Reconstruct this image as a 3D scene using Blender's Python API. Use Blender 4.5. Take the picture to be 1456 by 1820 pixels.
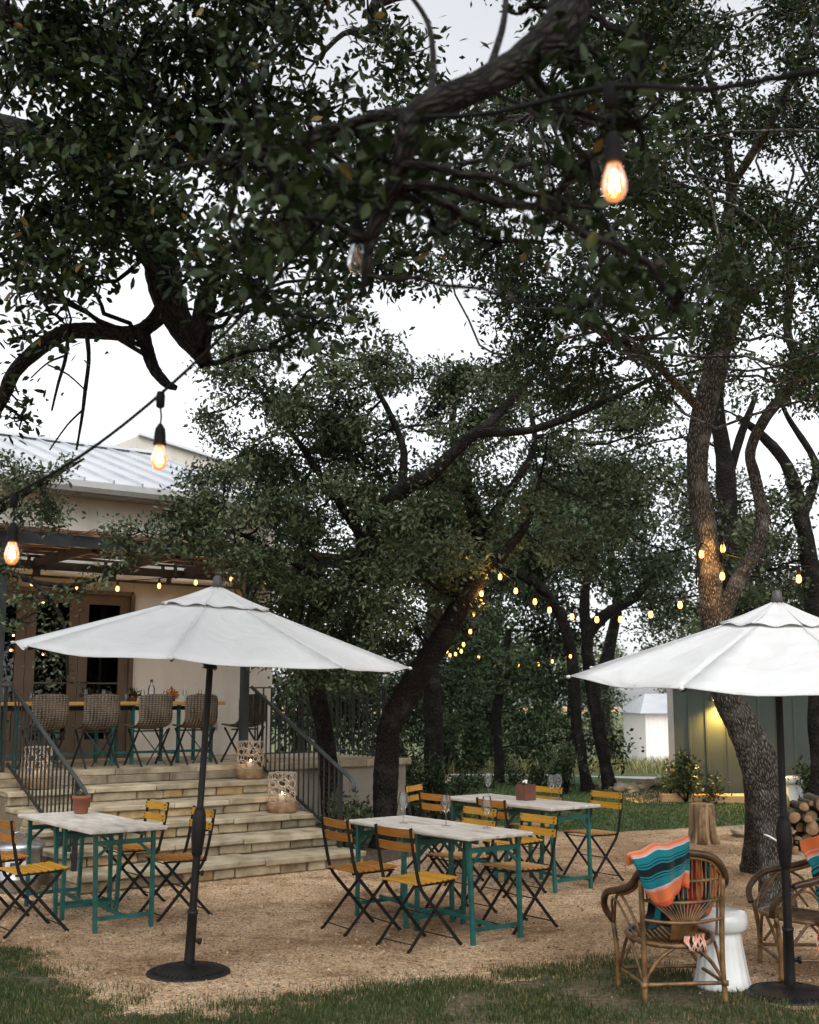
import bpy, math, random
import numpy as np
from mathutils import Vector, Matrix

for o in list(bpy.data.objects): bpy.data.objects.remove(o)
SC = bpy.context.scene
COL = SC.collection
R = math.radians
PI = math.pi

# ------------------------------------------------------------------ camera
EYE, PITCH, F = 1.74, math.atan(328/2123), 2123.0
cam = bpy.data.cameras.new('camera'); camo = bpy.data.objects.new('camera', cam); COL.objects.link(camo)
camo.location = (0, 0, EYE); camo.rotation_euler = (PI/2 + PITCH, 0, 0)
cam.sensor_fit = 'HORIZONTAL'; cam.sensor_width = 24; cam.lens = 35; cam.clip_start = .05; cam.clip_end = 1500
cam.dof.use_dof = True; cam.dof.focus_distance = 9.0; cam.dof.aperture_fstop = 3.5
SC.camera = camo
# ------------------------------------------------------------------ sky, sun, exposure
SUN_EL, SUN_AZ = 50, 170           # soft overcast light from high behind the camera
w = bpy.data.worlds.new('World'); SC.world = w; w.use_nodes = True
nt = w.node_tree; nt.nodes.clear()
sky = nt.nodes.new('ShaderNodeTexSky'); sky.sky_type = 'NISHITA'; sky.sun_disc = False
sky.sun_elevation = R(SUN_EL); sky.sun_rotation = R(SUN_AZ); sky.air_density = 1.0; sky.dust_density = 2.0; sky.ozone_density = 1.5
hs = nt.nodes.new('ShaderNodeHueSaturation'); hs.inputs['Saturation'].default_value = .1
bg = nt.nodes.new('ShaderNodeBackground'); bg.inputs['Strength'].default_value = .15
wo = nt.nodes.new('ShaderNodeOutputWorld')
wtc = nt.nodes.new('ShaderNodeTexCoord'); wnz = nt.nodes.new('ShaderNodeTexNoise'); wnz.inputs['Scale'].default_value = 2.2; wnz.inputs['Detail'].default_value = 6
wrp = nt.nodes.new('ShaderNodeValToRGB'); wrp.color_ramp.elements[0].position = .3; wrp.color_ramp.elements[0].color = (.80, .82, .85, 1); wrp.color_ramp.elements[1].position = .68; wrp.color_ramp.elements[1].color = (1.04, 1.04, 1.04, 1)
wmx = nt.nodes.new('ShaderNodeMix'); wmx.data_type = 'RGBA'; wmx.blend_type = 'MULTIPLY'; wmx.inputs['Factor'].default_value = 1.
nt.links.new(wtc.outputs['Generated'], wnz.inputs['Vector']); nt.links.new(wnz.outputs['Fac'], wrp.inputs[0]); nt.links.new(hs.outputs[0], wmx.inputs[6]); nt.links.new(wrp.outputs[0], wmx.inputs[7])
nt.links.new(sky.outputs[0], hs.inputs['Color']); nt.links.new(wmx.outputs[2], bg.inputs[0]); nt.links.new(bg.outputs[0], wo.inputs[0])
sl = bpy.data.lights.new('sun', 'SUN'); sl.energy = .75; sl.angle = R(60); sl.color = (1, .96, .9)
so = bpy.data.objects.new('sun', sl); COL.objects.link(so)
az = R(SUN_AZ); el = R(SUN_EL)
so.rotation_euler = Vector((math.sin(az)*math.cos(el), math.cos(az)*math.cos(el), math.sin(el))).to_track_quat('Z', 'Y').to_euler()
SC.view_settings.view_transform = 'Standard'; SC.view_settings.look = 'None'
SC.view_settings.gamma = 1; SC.view_settings.use_curve_mapping = False
SC.view_settings.exposure = 1.05
SC.cycles.max_bounces = 6; SC.cycles.diffuse_bounces = 3; SC.cycles.glossy_bounces = 3; SC.cycles.transmission_bounces = 4; SC.cycles.transparent_max_bounces = 8; SC.cycles.caustics_reflective = False; SC.cycles.caustics_refractive = False

# ------------------------------------------------------------------ geometry of the place
cT, sT = math.cos(PITCH), math.sin(PITCH)
def ray(x, y):
    u = (x-728)/F; v = (910-y)/F
    return np.array([u, cT - v*sT, sT + v*cT])
def P(x, y, Y):                       # point of the place at distance Y
    d = ray(x, y); return np.array([0, 0, EYE]) + d*(Y/d[1])
def G(x, y, z=0.):                    # point of the place at height z
    d = ray(x, y); return np.array([0, 0, EYE]) + d*((z-EYE)/d[2])
TA = R(37)
TO = G(380, 1564.6)
TD = np.array([math.cos(TA), math.sin(TA), 0]); TN = np.array([-math.sin(TA), math.cos(TA), 0])
def T(a, b, z=0.):                    # terrace frame: a along the house front, b into the house
    return np.array([TO[0], TO[1], 0]) + a*TD + b*TN + np.array([0, 0, z])
def TP(x, y, b):
    r = ray(x, y); o = np.array([0, 0, EYE]) - np.array([TO[0], TO[1], 0])
    t = (b - o@TN)/(r@TN); p = o + r*t
    return float(p@TD), float(p[2])

# ------------------------------------------------------------------ materials
def nodes(name):
    m = bpy.data.materials.new(name); m.use_nodes = True
    return m, m.node_tree.nodes, m.node_tree.links, m.node_tree.nodes['Principled BSDF']
def rgb(c): return (c[0], c[1], c[2], 1)
def mat(name, c1, c2=None, rough=.6, metal=0., scale=8., bump=0., bscale=60., rnd=0., spec=.5, coat=0., coord='Object', stretch=None, detail=6., c3=None):
    m, n, l, b = nodes(name)
    b.inputs['Roughness'].default_value = rough; b.inputs['Metallic'].default_value = metal
    b.inputs['Specular IOR Level'].default_value = spec; b.inputs['Coat Weight'].default_value = coat
    tc = n.new('ShaderNodeTexCoord'); src = tc.outputs['Object']
    if coord == 'World': src = n.new('ShaderNodeNewGeometry').outputs['Position']
    if stretch:
        mp = n.new('ShaderNodeMapping'); mp.inputs['Scale'].default_value = stretch; l.new(src, mp.inputs[0]); src = mp.outputs[0]
    col = None
    if c2 is not None:
        nz = n.new('ShaderNodeTexNoise'); nz.inputs['Scale'].default_value = scale; nz.inputs['Detail'].default_value = detail; l.new(src, nz.inputs['Vector'])
        rp = n.new('ShaderNodeValToRGB'); rp.color_ramp.elements[0].position = .32; rp.color_ramp.elements[1].position = .68
        rp.color_ramp.elements[0].color = rgb(c1); rp.color_ramp.elements[1].color = rgb(c2)
        if c3 is not None:
            e = rp.color_ramp.elements.new(.5); e.color = rgb(c3)
        l.new(nz.outputs['Fac'], rp.inputs[0]); col = rp.outputs[0]
    if rnd:
        oi = n.new('ShaderNodeObjectInfo'); h = n.new('ShaderNodeHueSaturation')
        mr = n.new('ShaderNodeMapRange'); mr.inputs['To Min'].default_value = 1-rnd; mr.inputs['To Max'].default_value = 1+rnd
        l.new(oi.outputs['Random'], mr.inputs[0]); l.new(mr.outputs[0], h.inputs['Value'])
        if col is None: h.inputs['Color'].default_value = rgb(c1)
        else: l.new(col, h.inputs['Color'])
        col = h.outputs[0]
    if col is None: b.inputs['Base Color'].default_value = rgb(c1)
    else: l.new(col, b.inputs['Base Color'])
    if bump:
        nb = n.new('ShaderNodeTexNoise'); nb.inputs['Scale'].default_value = bscale; nb.inputs['Detail'].default_value = 8; l.new(src, nb.inputs['Vector'])
        bp = n.new('ShaderNodeBump'); bp.inputs['Strength'].default_value = bump; bp.inputs['Distance'].default_value = .02
        l.new(nb.outputs['Fac'], bp.inputs['Height']); l.new(bp.outputs[0], b.inputs['Normal'])
    return m
def emat(name, c, s):
    m, n, l, b = nodes(name); n.remove(b); e = n.new('ShaderNodeEmission'); e.inputs[0].default_value = rgb(c); e.inputs[1].default_value = s
    l.new(e.outputs[0], n['Material Output'].inputs[0]); return m
def glassmat(name, tint, fr=1.45, rough=.02, emit=None, es=0., haze=0.):
    m, n, l, b = nodes(name); n.remove(b)
    t = n.new('ShaderNodeBsdfTransparent'); t.inputs[0].default_value = rgb(tint)
    g = n.new('ShaderNodeBsdfGlossy'); g.inputs['Roughness'].default_value = rough
    f = n.new('ShaderNodeFresnel'); f.inputs[0].default_value = fr
    x = n.new('ShaderNodeMixShader'); l.new(f.outputs[0], x.inputs[0]); l.new(t.outputs[0], x.inputs[1]); l.new(g.outputs[0], x.inputs[2])
    out = x.outputs[0]
    if haze:
        d = n.new('ShaderNodeBsdfDiffuse'); d.inputs[0].default_value = (.8, .82, .84, 1)
        x2 = n.new('ShaderNodeMixShader'); x2.inputs[0].default_value = haze; l.new(out, x2.inputs[1]); l.new(d.outputs[0], x2.inputs[2]); out = x2.outputs[0]
    if emit:
        e = n.new('ShaderNodeEmission'); e.inputs[0].default_value = rgb(emit); e.inputs[1].default_value = es
        a = n.new('ShaderNodeAddShader'); l.new(out, a.inputs[0]); l.new(e.outputs[0], a.inputs[1]); out = a.outputs[0]
    l.new(out, n['Material Output'].inputs[0]); return m

def leafmat(name, dark, mid, light, odd, trans=.14, rough=.42, spec=.4):
    m, n, l, b = nodes(name)
    at = n.new('ShaderNodeAttribute'); at.attribute_name = 'lv'
    rp = n.new('ShaderNodeValToRGB'); cr = rp.color_ramp
    cr.elements[0].position = 0; cr.elements[0].color = rgb(dark)
    cr.elements[1].position = 1; cr.elements[1].color = rgb(odd)
    for p, c in ((.45, mid), (.85, light), (.965, light)):
        e = cr.elements.new(p); e.color = rgb(c)
    l.new(at.outputs['Fac'], rp.inputs[0]); l.new(rp.outputs[0], b.inputs['Base Color'])
    b.inputs['Roughness'].default_value = rough; b.inputs['Specular IOR Level'].default_value = spec
    if trans:
        t = n.new('ShaderNodeBsdfTranslucent'); l.new(rp.outputs[0], t.inputs[0])
        x = n.new('ShaderNodeMixShader'); x.inputs[0].default_value = trans
        l.new(b.outputs[0], x.inputs[1]); l.new(t.outputs[0], x.inputs[2]); l.new(x.outputs[0], n['Material Output'].inputs[0])
    return m
def barkmat(name, c1, c2, c3):
    m, n, l, b = nodes(name); b.inputs['Roughness'].default_value = .9; b.inputs['Specular IOR Level'].default_value = .2
    at = n.new('ShaderNodeAttribute'); at.attribute_name = 'bk'
    nz = n.new('ShaderNodeTexNoise'); nz.inputs['Scale'].default_value = 9; l.new(at.outputs['Vector'], nz.inputs['Vector'])
    mx = n.new('ShaderNodeMix'); mx.data_type = 'VECTOR'; mx.inputs['Factor'].default_value = .05
    l.new(at.outputs['Vector'], mx.inputs[4]); l.new(nz.outputs['Color'], mx.inputs[5])
    mp = n.new('ShaderNodeMapping'); mp.inputs['Scale'].default_value = (70, 20, 9); l.new(mx.outputs[1], mp.inputs[0])
    vo = n.new('ShaderNodeTexVoronoi'); vo.feature = 'DISTANCE_TO_EDGE'; vo.inputs['Scale'].default_value = 1.; l.new(mp.outputs[0], vo.inputs['Vector'])
    rp = n.new('ShaderNodeValToRGB'); rp.color_ramp.elements[0].position = .02; rp.color_ramp.elements[0].color = rgb(c1)
    rp.color_ramp.elements[1].position = .3; rp.color_ramp.elements[1].color = rgb(c2); l.new(vo.outputs[0], rp.inputs[0])
    n2 = n.new('ShaderNodeTexNoise'); n2.inputs['Scale'].default_value = 5; n2.inputs['Detail'].default_value = 7; l.new(at.outputs['Vector'], n2.inputs['Vector'])
    r2 = n.new('ShaderNodeValToRGB'); r2.color_ramp.elements[0].position = .5; r2.color_ramp.elements[1].position = .72; l.new(n2.outputs['Fac'], r2.inputs[0])
    mc = n.new('ShaderNodeMix'); mc.data_type = 'RGBA'; mc.inputs[7].default_value = rgb(c3); l.new(r2.outputs[0], mc.inputs['Factor']); l.new(rp.outputs[0], mc.inputs[6])
    m3 = n.new('ShaderNodeMix'); m3.data_type = 'RGBA'; m3.blend_type = 'MULTIPLY'; m3.inputs['Factor'].default_value = .8
    l.new(mc.outputs[2], m3.inputs[6])
    r3 = n.new('ShaderNodeValToRGB'); r3.color_ramp.elements[0].color = (.35, .35, .35, 1); r3.color_ramp.elements[1].position = .35; l.new(vo.outputs[0], r3.inputs[0]); l.new(r3.outputs[0], m3.inputs[7])
    l.new(m3.outputs[2], b.inputs['Base Color'])
    ad = n.new('ShaderNodeMath'); ad.operation = 'MULTIPLY_ADD'; ad.inputs[1].default_value = .4; l.new(n2.outputs['Fac'], ad.inputs[0]); l.new(vo.outputs[0], ad.inputs[2])
    bp = n.new('ShaderNodeBump'); bp.inputs['Strength'].default_value = 1; bp.inputs['Distance'].default_value = .03; l.new(ad.outputs[0], bp.inputs['Height']); l.new(bp.outputs[0], b.inputs['Normal'])
    return m

M = {}
M['black'] = mat('black_metal', (.006, .006, .006), (.012, .011, .010), rough=.5, scale=30, spec=.3)
M['iron'] = mat('green_black_iron', (.008, .011, .011), (.015, .019, .019), rough=.5, scale=20, bump=.1)
M['steel_beam'] = mat('grey_green_steel', (.024, .034, .036), (.034, .044, .045), rough=.5, scale=6, bump=.05)
M['teal'] = mat('teal_paint', (.006, .055, .05), (.014, .125, .108), rough=.45, scale=9, bump=.12, rnd=.15, c3=(.009, .095, .083))
M['mustard'] = mat('mustard_slat', (.42, .2, .013), (.54, .28, .022), rough=.5, scale=4, stretch=(1, 14, 14), rnd=.14, bump=.05)
M['amber'] = mat('amber_slat', (.27, .1, .012), (.43, .18, .022), rough=.5, scale=4, stretch=(1, 14, 14), rnd=.14, bump=.05)
M['worn'] = mat('weathered_slat', (.33, .15, .035), (.55, .32, .12), rough=.6, scale=6, stretch=(1, 10, 10), rnd=.14, bump=.1)
M['tabletop'] = mat('limewashed_top', (.36, .325, .27), (.64, .61, .56), rough=.55, scale=3.5, c3=(.55, .515, .46), stretch=(5, 1, 5), bump=.08, bscale=40, rnd=.05)
M['limestone'] = mat('limestone_slab', (.2, .16, .1), (.45, .39, .275), rough=.85, scale=4.5, bump=.5, bscale=26, rnd=.16, coord='World', c3=(.35, .295, .2), detail=9)
M['stone_ochre'] = mat('ochre_stone', (.26, .16, .06), (.45, .34, .19), rough=.85, scale=7, bump=.6, bscale=22, rnd=.2, coord='World')
M['stone_cream'] = mat('cream_stone', (.2, .155, .09), (.42, .35, .24), rough=.85, scale=6, bump=.6, bscale=22, rnd=.18, coord='World')
M['stone_grey'] = mat('grey_stone', (.13, .105, .07), (.3, .25, .18), rough=.85, scale=6, bump=.6, bscale=22, rnd=.18, coord='World')
M['mortar'] = mat('mortar', (.15, .12, .08), (.22, .18, .12), rough=.9, scale=20)
M['stucco_cream'] = mat('cream_stucco', (.5, .465, .395), (.66, .62, .55), rough=.85, scale=2.2, stretch=(1, 1, .3), bump=.4, bscale=70, c3=(.61, .575, .505))
M['stucco_grey'] = mat('weathered_grey_stucco', (.2, .18, .15), (.36, .33, .28), rough=.9, scale=2.2, bump=.4, bscale=50, c3=(.3, .27, .225))
M['roof'] = mat('standing_seam_zinc', (.52, .54, .57), (.62, .64, .66), rough=.35, metal=.35, scale=1.5)
M['trim_grey'] = mat('eave_trim', (.25, .25, .235), (.30, .295, .28), rough=.5)
M['door'] = mat('brown_door_paint', (.085, .06, .04), (.11, .078, .052), rough=.45, scale=5)
M['dark_wood'] = mat('dark_stained_wood', (.022, .014, .009), (.04, .025, .016), rough=.6, scale=6)
M['pane'] = glassmat('door_glass', (.25, .26, .26), fr=1.9, rough=.01)
M['dark_room'] = mat('dark_interior', (.035, .028, .022), rough=.8)
M['twig'] = mat('dry_twigs', (.09, .05, .028), (.26, .145, .08), rough=.85, scale=9)
M['wicker'] = None
M['oakwood'] = mat('honey_wood', (.42, .23, .06), (.55, .33, .1), rough=.5, scale=4, stretch=(1, 10, 10))
M['logwood'] = mat('pale_cut_wood', (.13, .07, .03), (.34, .21, .105), rough=.8, scale=10, bump=.3, bscale=30)
M['lattice'] = mat('bleached_wire', (.30, .26, .2), (.42, .37, .3), rough=.6, scale=40)
M['wax'] = mat('candle_wax', (.8, .62, .42), rough=.5)
M['galv'] = mat('galvanised_tin', (.30, .31, .32), (.5, .51, .52), rough=.32, metal=.85, scale=16)
M['terracotta'] = mat('terracotta', (.2, .068, .035), (.3, .115, .065), rough=.85, scale=9, bump=.2, bscale=60)
M['rustbox'] = mat('rust_brown_planter', (.11, .04, .022), (.17, .07, .04), rough=.8, scale=7, bump=.2)
M['ceramic'] = mat('white_glazed_ceramic', (.76, .76, .73), (.84, .84, .82), rough=.14, coat=.5, scale=5)
M['rattan'] = mat('honey_rattan', (.055, .026, .009), (.25, .135, .046), rough=.42, scale=14, bump=.25, bscale=40, coat=.2)
M['rattan_dark'] = mat('brown_rattan', (.025, .011, .005), (.1, .048, .017), rough=.45, scale=12, bump=.3, bscale=40, coat=.2)
M['plaster_glass'] = glassmat('wine_glass', (.96, .97, .97), fr=1.5, haze=.05)
M['shed'] = mat('sage_green_board', (.036, .05, .042), (.05, .066, .056), rough=.7, scale=2, bump=.1, rnd=.1)
M['barn'] = mat('white_ribbed_metal', (.78, .77, .74), (.83, .82, .8), rough=.5, scale=1)
M['cedar'] = mat('new_cedar_plank', (.42, .25, .1), (.58, .39, .19), rough=.7, scale=5, stretch=(1, 10, 10))
M['finial'] = mat('grey_plastic', (.06, .055, .055), rough=.5)
M['socket'] = mat('black_rubber', (.003, .0035, .0035), rough=.7, spec=.15)
M['filament'] = emat('filament', (1, .66, .32), 32)
M['filament_off'] = mat('cold_filament', (.45, .22, .1), rough=.4, metal=.5)
M['bulb_lit'] = glassmat('lit_bulb_glass', (1, .8, .55), fr=1.45, emit=(1, .34, .09), es=.42)
M['bulb_off'] = glassmat('clear_bulb_glass', (.93, .92, .9), fr=1.5, haze=.03)
M['bulb_far'] = emat('glowing_bulb', (1, .4, .09), 3.4)
M['bulb_core'] = emat('glowing_core', (1, .8, .5), 45)
M['flame'] = emat('flame', (1, .62, .25), 30)
M['soil'] = mat('dark_leaf_litter', (.035, .026, .017), (.1, .075, .048), rough=1, scale=14, bump=.8, bscale=40)
M['lawn_soil'] = mat('lawn_soil', (.03, .032, .013), (.15, .112, .062), rough=1, scale=26, detail=9, bump=.6, bscale=50)
M['far_lawn'] = mat('lawn_ground', (.05, .08, .028), (.085, .12, .045), rough=1, scale=4, bump=.5, bscale=60)
M['meadow_ground'] = mat('meadow_ground', (.07, .09, .03), (.15, .16, .07), rough=1, scale=.6)
M['path'] = mat('pale_concrete', (.5, .48, .44), (.6, .58, .54), rough=.9, scale=3)
M['road'] = mat('pink_gravel', (.4, .3, .24), (.5, .4, .33), rough=1, scale=3)
M['bark'] = barkmat('oak_bark', (.005, .0045, .004), (.032, .027, .022), (.055, .052, .045))
M['bark_light'] = barkmat('oak_bark_grey', (.02, .018, .016), (.155, .137, .115), (.21, .2, .18))
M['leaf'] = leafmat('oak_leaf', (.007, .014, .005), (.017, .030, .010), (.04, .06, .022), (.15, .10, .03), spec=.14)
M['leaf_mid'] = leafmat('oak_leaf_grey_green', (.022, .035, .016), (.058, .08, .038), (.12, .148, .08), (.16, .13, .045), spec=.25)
M['leaf_far'] = leafmat('background_leaf', (.010, .019, .008), (.026, .044, .018), (.058, .085, .036), (.1, .1, .04), trans=.1, spec=.2)
M['leaf_bright'] = leafmat('meadow_leaf', (.05, .07, .025), (.1, .13, .05), (.17, .2, .085), (.25, .22, .1))
M['grass'] = leafmat('grass_blade', (.018, .034, .008), (.045, .072, .018), (.1, .125, .04), (.3, .24, .11), trans=.25)
M['grass_far'] = leafmat('lawn_blade', (.035, .065, .018), (.058, .105, .03), (.095, .145, .05), (.14, .16, .06), trans=.2)
M['meadow'] = leafmat('meadow_blade', (.1, .11, .035), (.2, .2, .07), (.34, .31, .14), (.42, .36, .18), trans=.2)

def canvasmat():
    m, n, l, b = nodes('white_canvas'); b.inputs['Roughness'].default_value = .85; b.inputs['Base Color'].default_value = (.80, .80, .79, 1)
    tc = n.new('ShaderNodeTexCoord')
    nz = n.new('ShaderNodeTexNoise'); nz.inputs['Scale'].default_value = 3.2; nz.inputs['Detail'].default_value = 5; nz.inputs['Distortion'].default_value = 1.2; l.new(tc.outputs['Object'], nz.inputs['Vector'])
    n2 = n.new('ShaderNodeTexNoise'); n2.inputs['Scale'].default_value = 350; l.new(tc.outputs['Object'], n2.inputs['Vector'])
    a = n.new('ShaderNodeMath'); a.operation = 'MULTIPLY_ADD'; a.inputs[1].default_value = .05; l.new(n2.outputs['Fac'], a.inputs[0]); l.new(nz.outputs['Fac'], a.inputs[2])
    bp = n.new('ShaderNodeBump'); bp.inputs['Strength'].default_value = .6; bp.inputs['Distance'].default_value = .05; l.new(a.outputs[0], bp.inputs['Height']); l.new(bp.outputs[0], b.inputs['Normal'])
    rp = n.new('ShaderNodeValToRGB'); rp.color_ramp.elements[0].position = .25; rp.color_ramp.elements[0].color = (.68, .68, .67, 1); rp.color_ramp.elements[1].position = .6; rp.color_ramp.elements[1].color = (.75, .76, .76, 1)
    l.new(nz.outputs['Fac'], rp.inputs[0]); l.new(rp.outputs[0], b.inputs['Base Color'])
    t = n.new('ShaderNodeBsdfTranslucent'); t.inputs[0].default_value = (.68, .68, .67, 1)
    x = n.new('ShaderNodeMixShader'); x.inputs[0].default_value = .22; l.new(b.outputs[0], x.inputs[1]); l.new(t.outputs[0], x.inputs[2]); l.new(x.outputs[0], n['Material Output'].inputs[0])
    return m
M['canvas'] = canvasmat()
def wickermat():
    m, n, l, b = nodes('woven_wicker'); b.inputs['Roughness'].default_value = .7
    tc = n.new('ShaderNodeTexCoord')
    w1 = n.new('ShaderNodeTexWave'); w1.bands_direction = 'Z'; w1.inputs['Scale'].default_value = 13; w1.inputs['Distortion'].default_value = 2.5; w1.inputs['Detail'].default_value = 2; l.new(tc.outputs['Object'], w1.inputs['Vector'])
    w2 = n.new('ShaderNodeTexWave'); w2.bands_direction = 'X'; w2.inputs['Scale'].default_value = 8; w2.inputs['Distortion'].default_value = 1.5; l.new(tc.outputs['Object'], w2.inputs['Vector'])
    ad = n.new('ShaderNodeMath'); ad.operation = 'MULTIPLY'; l.new(w1.outputs['Fac'], ad.inputs[0]); l.new(w2.outputs['Fac'], ad.inputs[1])
    nz = n.new('ShaderNodeTexNoise'); nz.inputs['Scale'].default_value = 5; nz.inputs['Detail'].default_value = 6; l.new(tc.outputs['Object'], nz.inputs['Vector'])
    ad2 = n.new('ShaderNodeMath'); ad2.operation = 'ADD'; l.new(ad.outputs[0], ad2.inputs[0]); l.new(nz.outputs['Fac'], ad2.inputs[1])
    rp = n.new('ShaderNodeValToRGB'); rp.color_ramp.elements[0].position = .42; rp.color_ramp.elements[0].color = (.02, .015, .01, 1); rp.color_ramp.elements[1].position = 1.05; rp.color_ramp.elements[1].color = (.27, .215, .15, 1)
    l.new(ad2.outputs[0], rp.inputs[0]); l.new(rp.outputs[0], b.inputs['Base Color'])
    bp = n.new('ShaderNodeBump'); bp.inputs['Strength'].default_value = 1; bp.inputs['Distance'].default_value = .02; l.new(ad.outputs[0], bp.inputs['Height']); l.new(bp.outputs[0], b.inputs['Normal'])
    return m
M['wicker'] = wickermat()
def sandmat():
    m, n, l, b = nodes('decomposed_granite'); b.inputs['Roughness'].default_value = .95; b.inputs['Specular IOR Level'].default_value = .15
    g = n.new('ShaderNodeNewGeometry')
    n1 = n.new('ShaderNodeTexNoise'); n1.inputs['Scale'].default_value = 1.6; n1.inputs['Detail'].default_value = 12; n1.inputs['Roughness'].default_value = .8; n1.inputs['Distortion'].default_value = .6; l.new(g.outputs['Position'], n1.inputs['Vector'])
    r1 = n.new('ShaderNodeValToRGB'); r1.color_ramp.elements[0].position = .34; r1.color_ramp.elements[0].color = (.2, .11, .045, 1); r1.color_ramp.elements[1].position = .62; r1.color_ramp.elements[1].color = (.72, .55, .375, 1)
    e = r1.color_ramp.elements.new(.47); e.color = (.55, .395, .25, 1)
    l.new(n1.outputs['Fac'], r1.inputs[0])
    v = n.new('ShaderNodeTexVoronoi'); v.inputs['Scale'].default_value = 85; l.new(g.outputs['Position'], v.inputs['Vector'])
    sp = n.new('ShaderNodeSeparateColor'); l.new(v.outputs['Color'], sp.inputs[0])
    r2 = n.new('ShaderNodeValToRGB'); r2.color_ramp.elements[0].color = (.42, .38, .34, 1); r2.color_ramp.elements[1].color = (1.75, 1.7, 1.65, 1); r2.color_ramp.elements[0].position = .05; l.new(sp.outputs[0], r2.inputs[0])
    mx = n.new('ShaderNodeMix'); mx.data_type = 'RGBA'; mx.blend_type = 'MULTIPLY'; mx.inputs['Factor'].default_value = .8; l.new(r1.outputs[0], mx.inputs[6]); l.new(r2.outputs[0], mx.inputs[7])
    n4 = n.new('ShaderNodeTexNoise'); n4.inputs['Scale'].default_value = .55; n4.inputs['Detail'].default_value = 5; n4.inputs['Distortion'].default_value = 1.; l.new(g.outputs['Position'], n4.inputs['Vector'])
    r4 = n.new('ShaderNodeValToRGB'); r4.color_ramp.elements[0].position = .36; r4.color_ramp.elements[0].color = (.7, .64, .58, 1); r4.color_ramp.elements[1].position = .56; r4.color_ramp.elements[1].color = (1.18, 1.18, 1.18, 1); l.new(n4.outputs['Fac'], r4.inputs[0])
    m4 = n.new('ShaderNodeMix'); m4.data_type = 'RGBA'; m4.blend_type = 'MULTIPLY'; m4.inputs['Factor'].default_value = 1; l.new(mx.outputs[2], m4.inputs[6]); l.new(r4.outputs[0], m4.inputs[7])
    l.new(m4.outputs[2], b.inputs['Base Color'])
    n3 = n.new('ShaderNodeTexNoise'); n3.inputs['Scale'].default_value = 9; n3.inputs['Roughness'].default_value = .7; n3.inputs['Detail'].default_value = 8; l.new(g.outputs['Position'], n3.inputs['Vector'])
    a = n.new('ShaderNodeMath'); a.operation = 'MULTIPLY_ADD'; a.inputs[1].default_value = .15; l.new(sp.outputs[1], a.inputs[0]); l.new(n3.outputs['Fac'], a.inputs[2])
    bp = n.new('ShaderNodeBump'); bp.inputs['Strength'].default_value = 1; bp.inputs['Distance'].default_value = .11; l.new(a.outputs[0], bp.inputs['Height']); l.new(bp.outputs[0], b.inputs['Normal'])
    return m
M['sand'] = sandmat()
def serapemat(name, stops):
    m, n, l, b = nodes(name); b.inputs['Roughness'].default_value = .95; b.inputs['Specular IOR Level'].default_value = .1; b.inputs['Sheen Weight'].default_value = .2
    uv = n.new('ShaderNodeUVMap'); sp = n.new('ShaderNodeSeparateXYZ'); l.new(uv.outputs[0], sp.inputs[0])
    nz = n.new('ShaderNodeTexNoise'); nz.inputs['Scale'].default_value = 60; l.new(uv.outputs[0], nz.inputs['Vector'])
    a = n.new('ShaderNodeMath'); a.operation = 'MULTIPLY_ADD'; a.inputs[1].default_value = .012; l.new(nz.outputs['Fac'], a.inputs[0]); l.new(sp.outputs[0], a.inputs[2])
    rp = n.new('ShaderNodeValToRGB'); cr = rp.color_ramp; cr.interpolation = 'CONSTANT'
    cr.elements[0].position = 0; cr.elements[0].color = rgb(stops[0][1]); cr.elements[1].position = stops[-1][0]; cr.elements[1].color = rgb(stops[-1][1])
    for p, c in stops[1:-1]:
        e = cr.elements.new(p); e.color = rgb(c)
    l.new(a.outputs[0], rp.inputs[0]); l.new(rp.outputs[0], b.inputs['Base Color'])
    w1 = n.new('ShaderNodeTexNoise'); w1.inputs['Scale'].default_value = 120; l.new(uv.outputs[0], w1.inputs['Vector'])
    bp = n.new('ShaderNodeBump'); bp.inputs['Strength'].default_value = .5; bp.inputs['Distance'].default_value = .01; l.new(w1.outputs['Fac'], bp.inputs['Height']); l.new(bp.outputs[0], b.inputs['Normal'])
    return m
OR, PK, TE, BK, WH, RD, GN = (.68, .17, .05), (.66, .3, .25), (.008, .17, .2), (.006, .012, .014), (.55, .5, .48), (.45, .02, .03), (.01, .1, .06)
M['serape'] = serapemat('striped_serape', [(0, OR), (.17, PK), (.19, OR), (.22, PK), (.25, WH), (.262, TE), (.36, BK), (.372, TE), (.4, BK), (.415, TE), (.44, BK), (.54, TE), (.56, BK), (.575, TE), (.6, BK), (.612, TE), (.72, WH), (.735, PK), (.77, OR), (.93, (.6, .08, .03))])
M['serape_dark'] = serapemat('dark_serape', [(0, BK), (.12, TE), (.18, BK), (.3, RD), (.36, BK), (.45, GN), (.55, BK), (.62, RD), (.72, OR), (.78, BK), (.86, TE), (.92, OR)])
M['fringe'] = mat('orange_white_fringe', (.6, .5, .45), (.72, .2, .07), rough=.9, scale=30)

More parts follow.
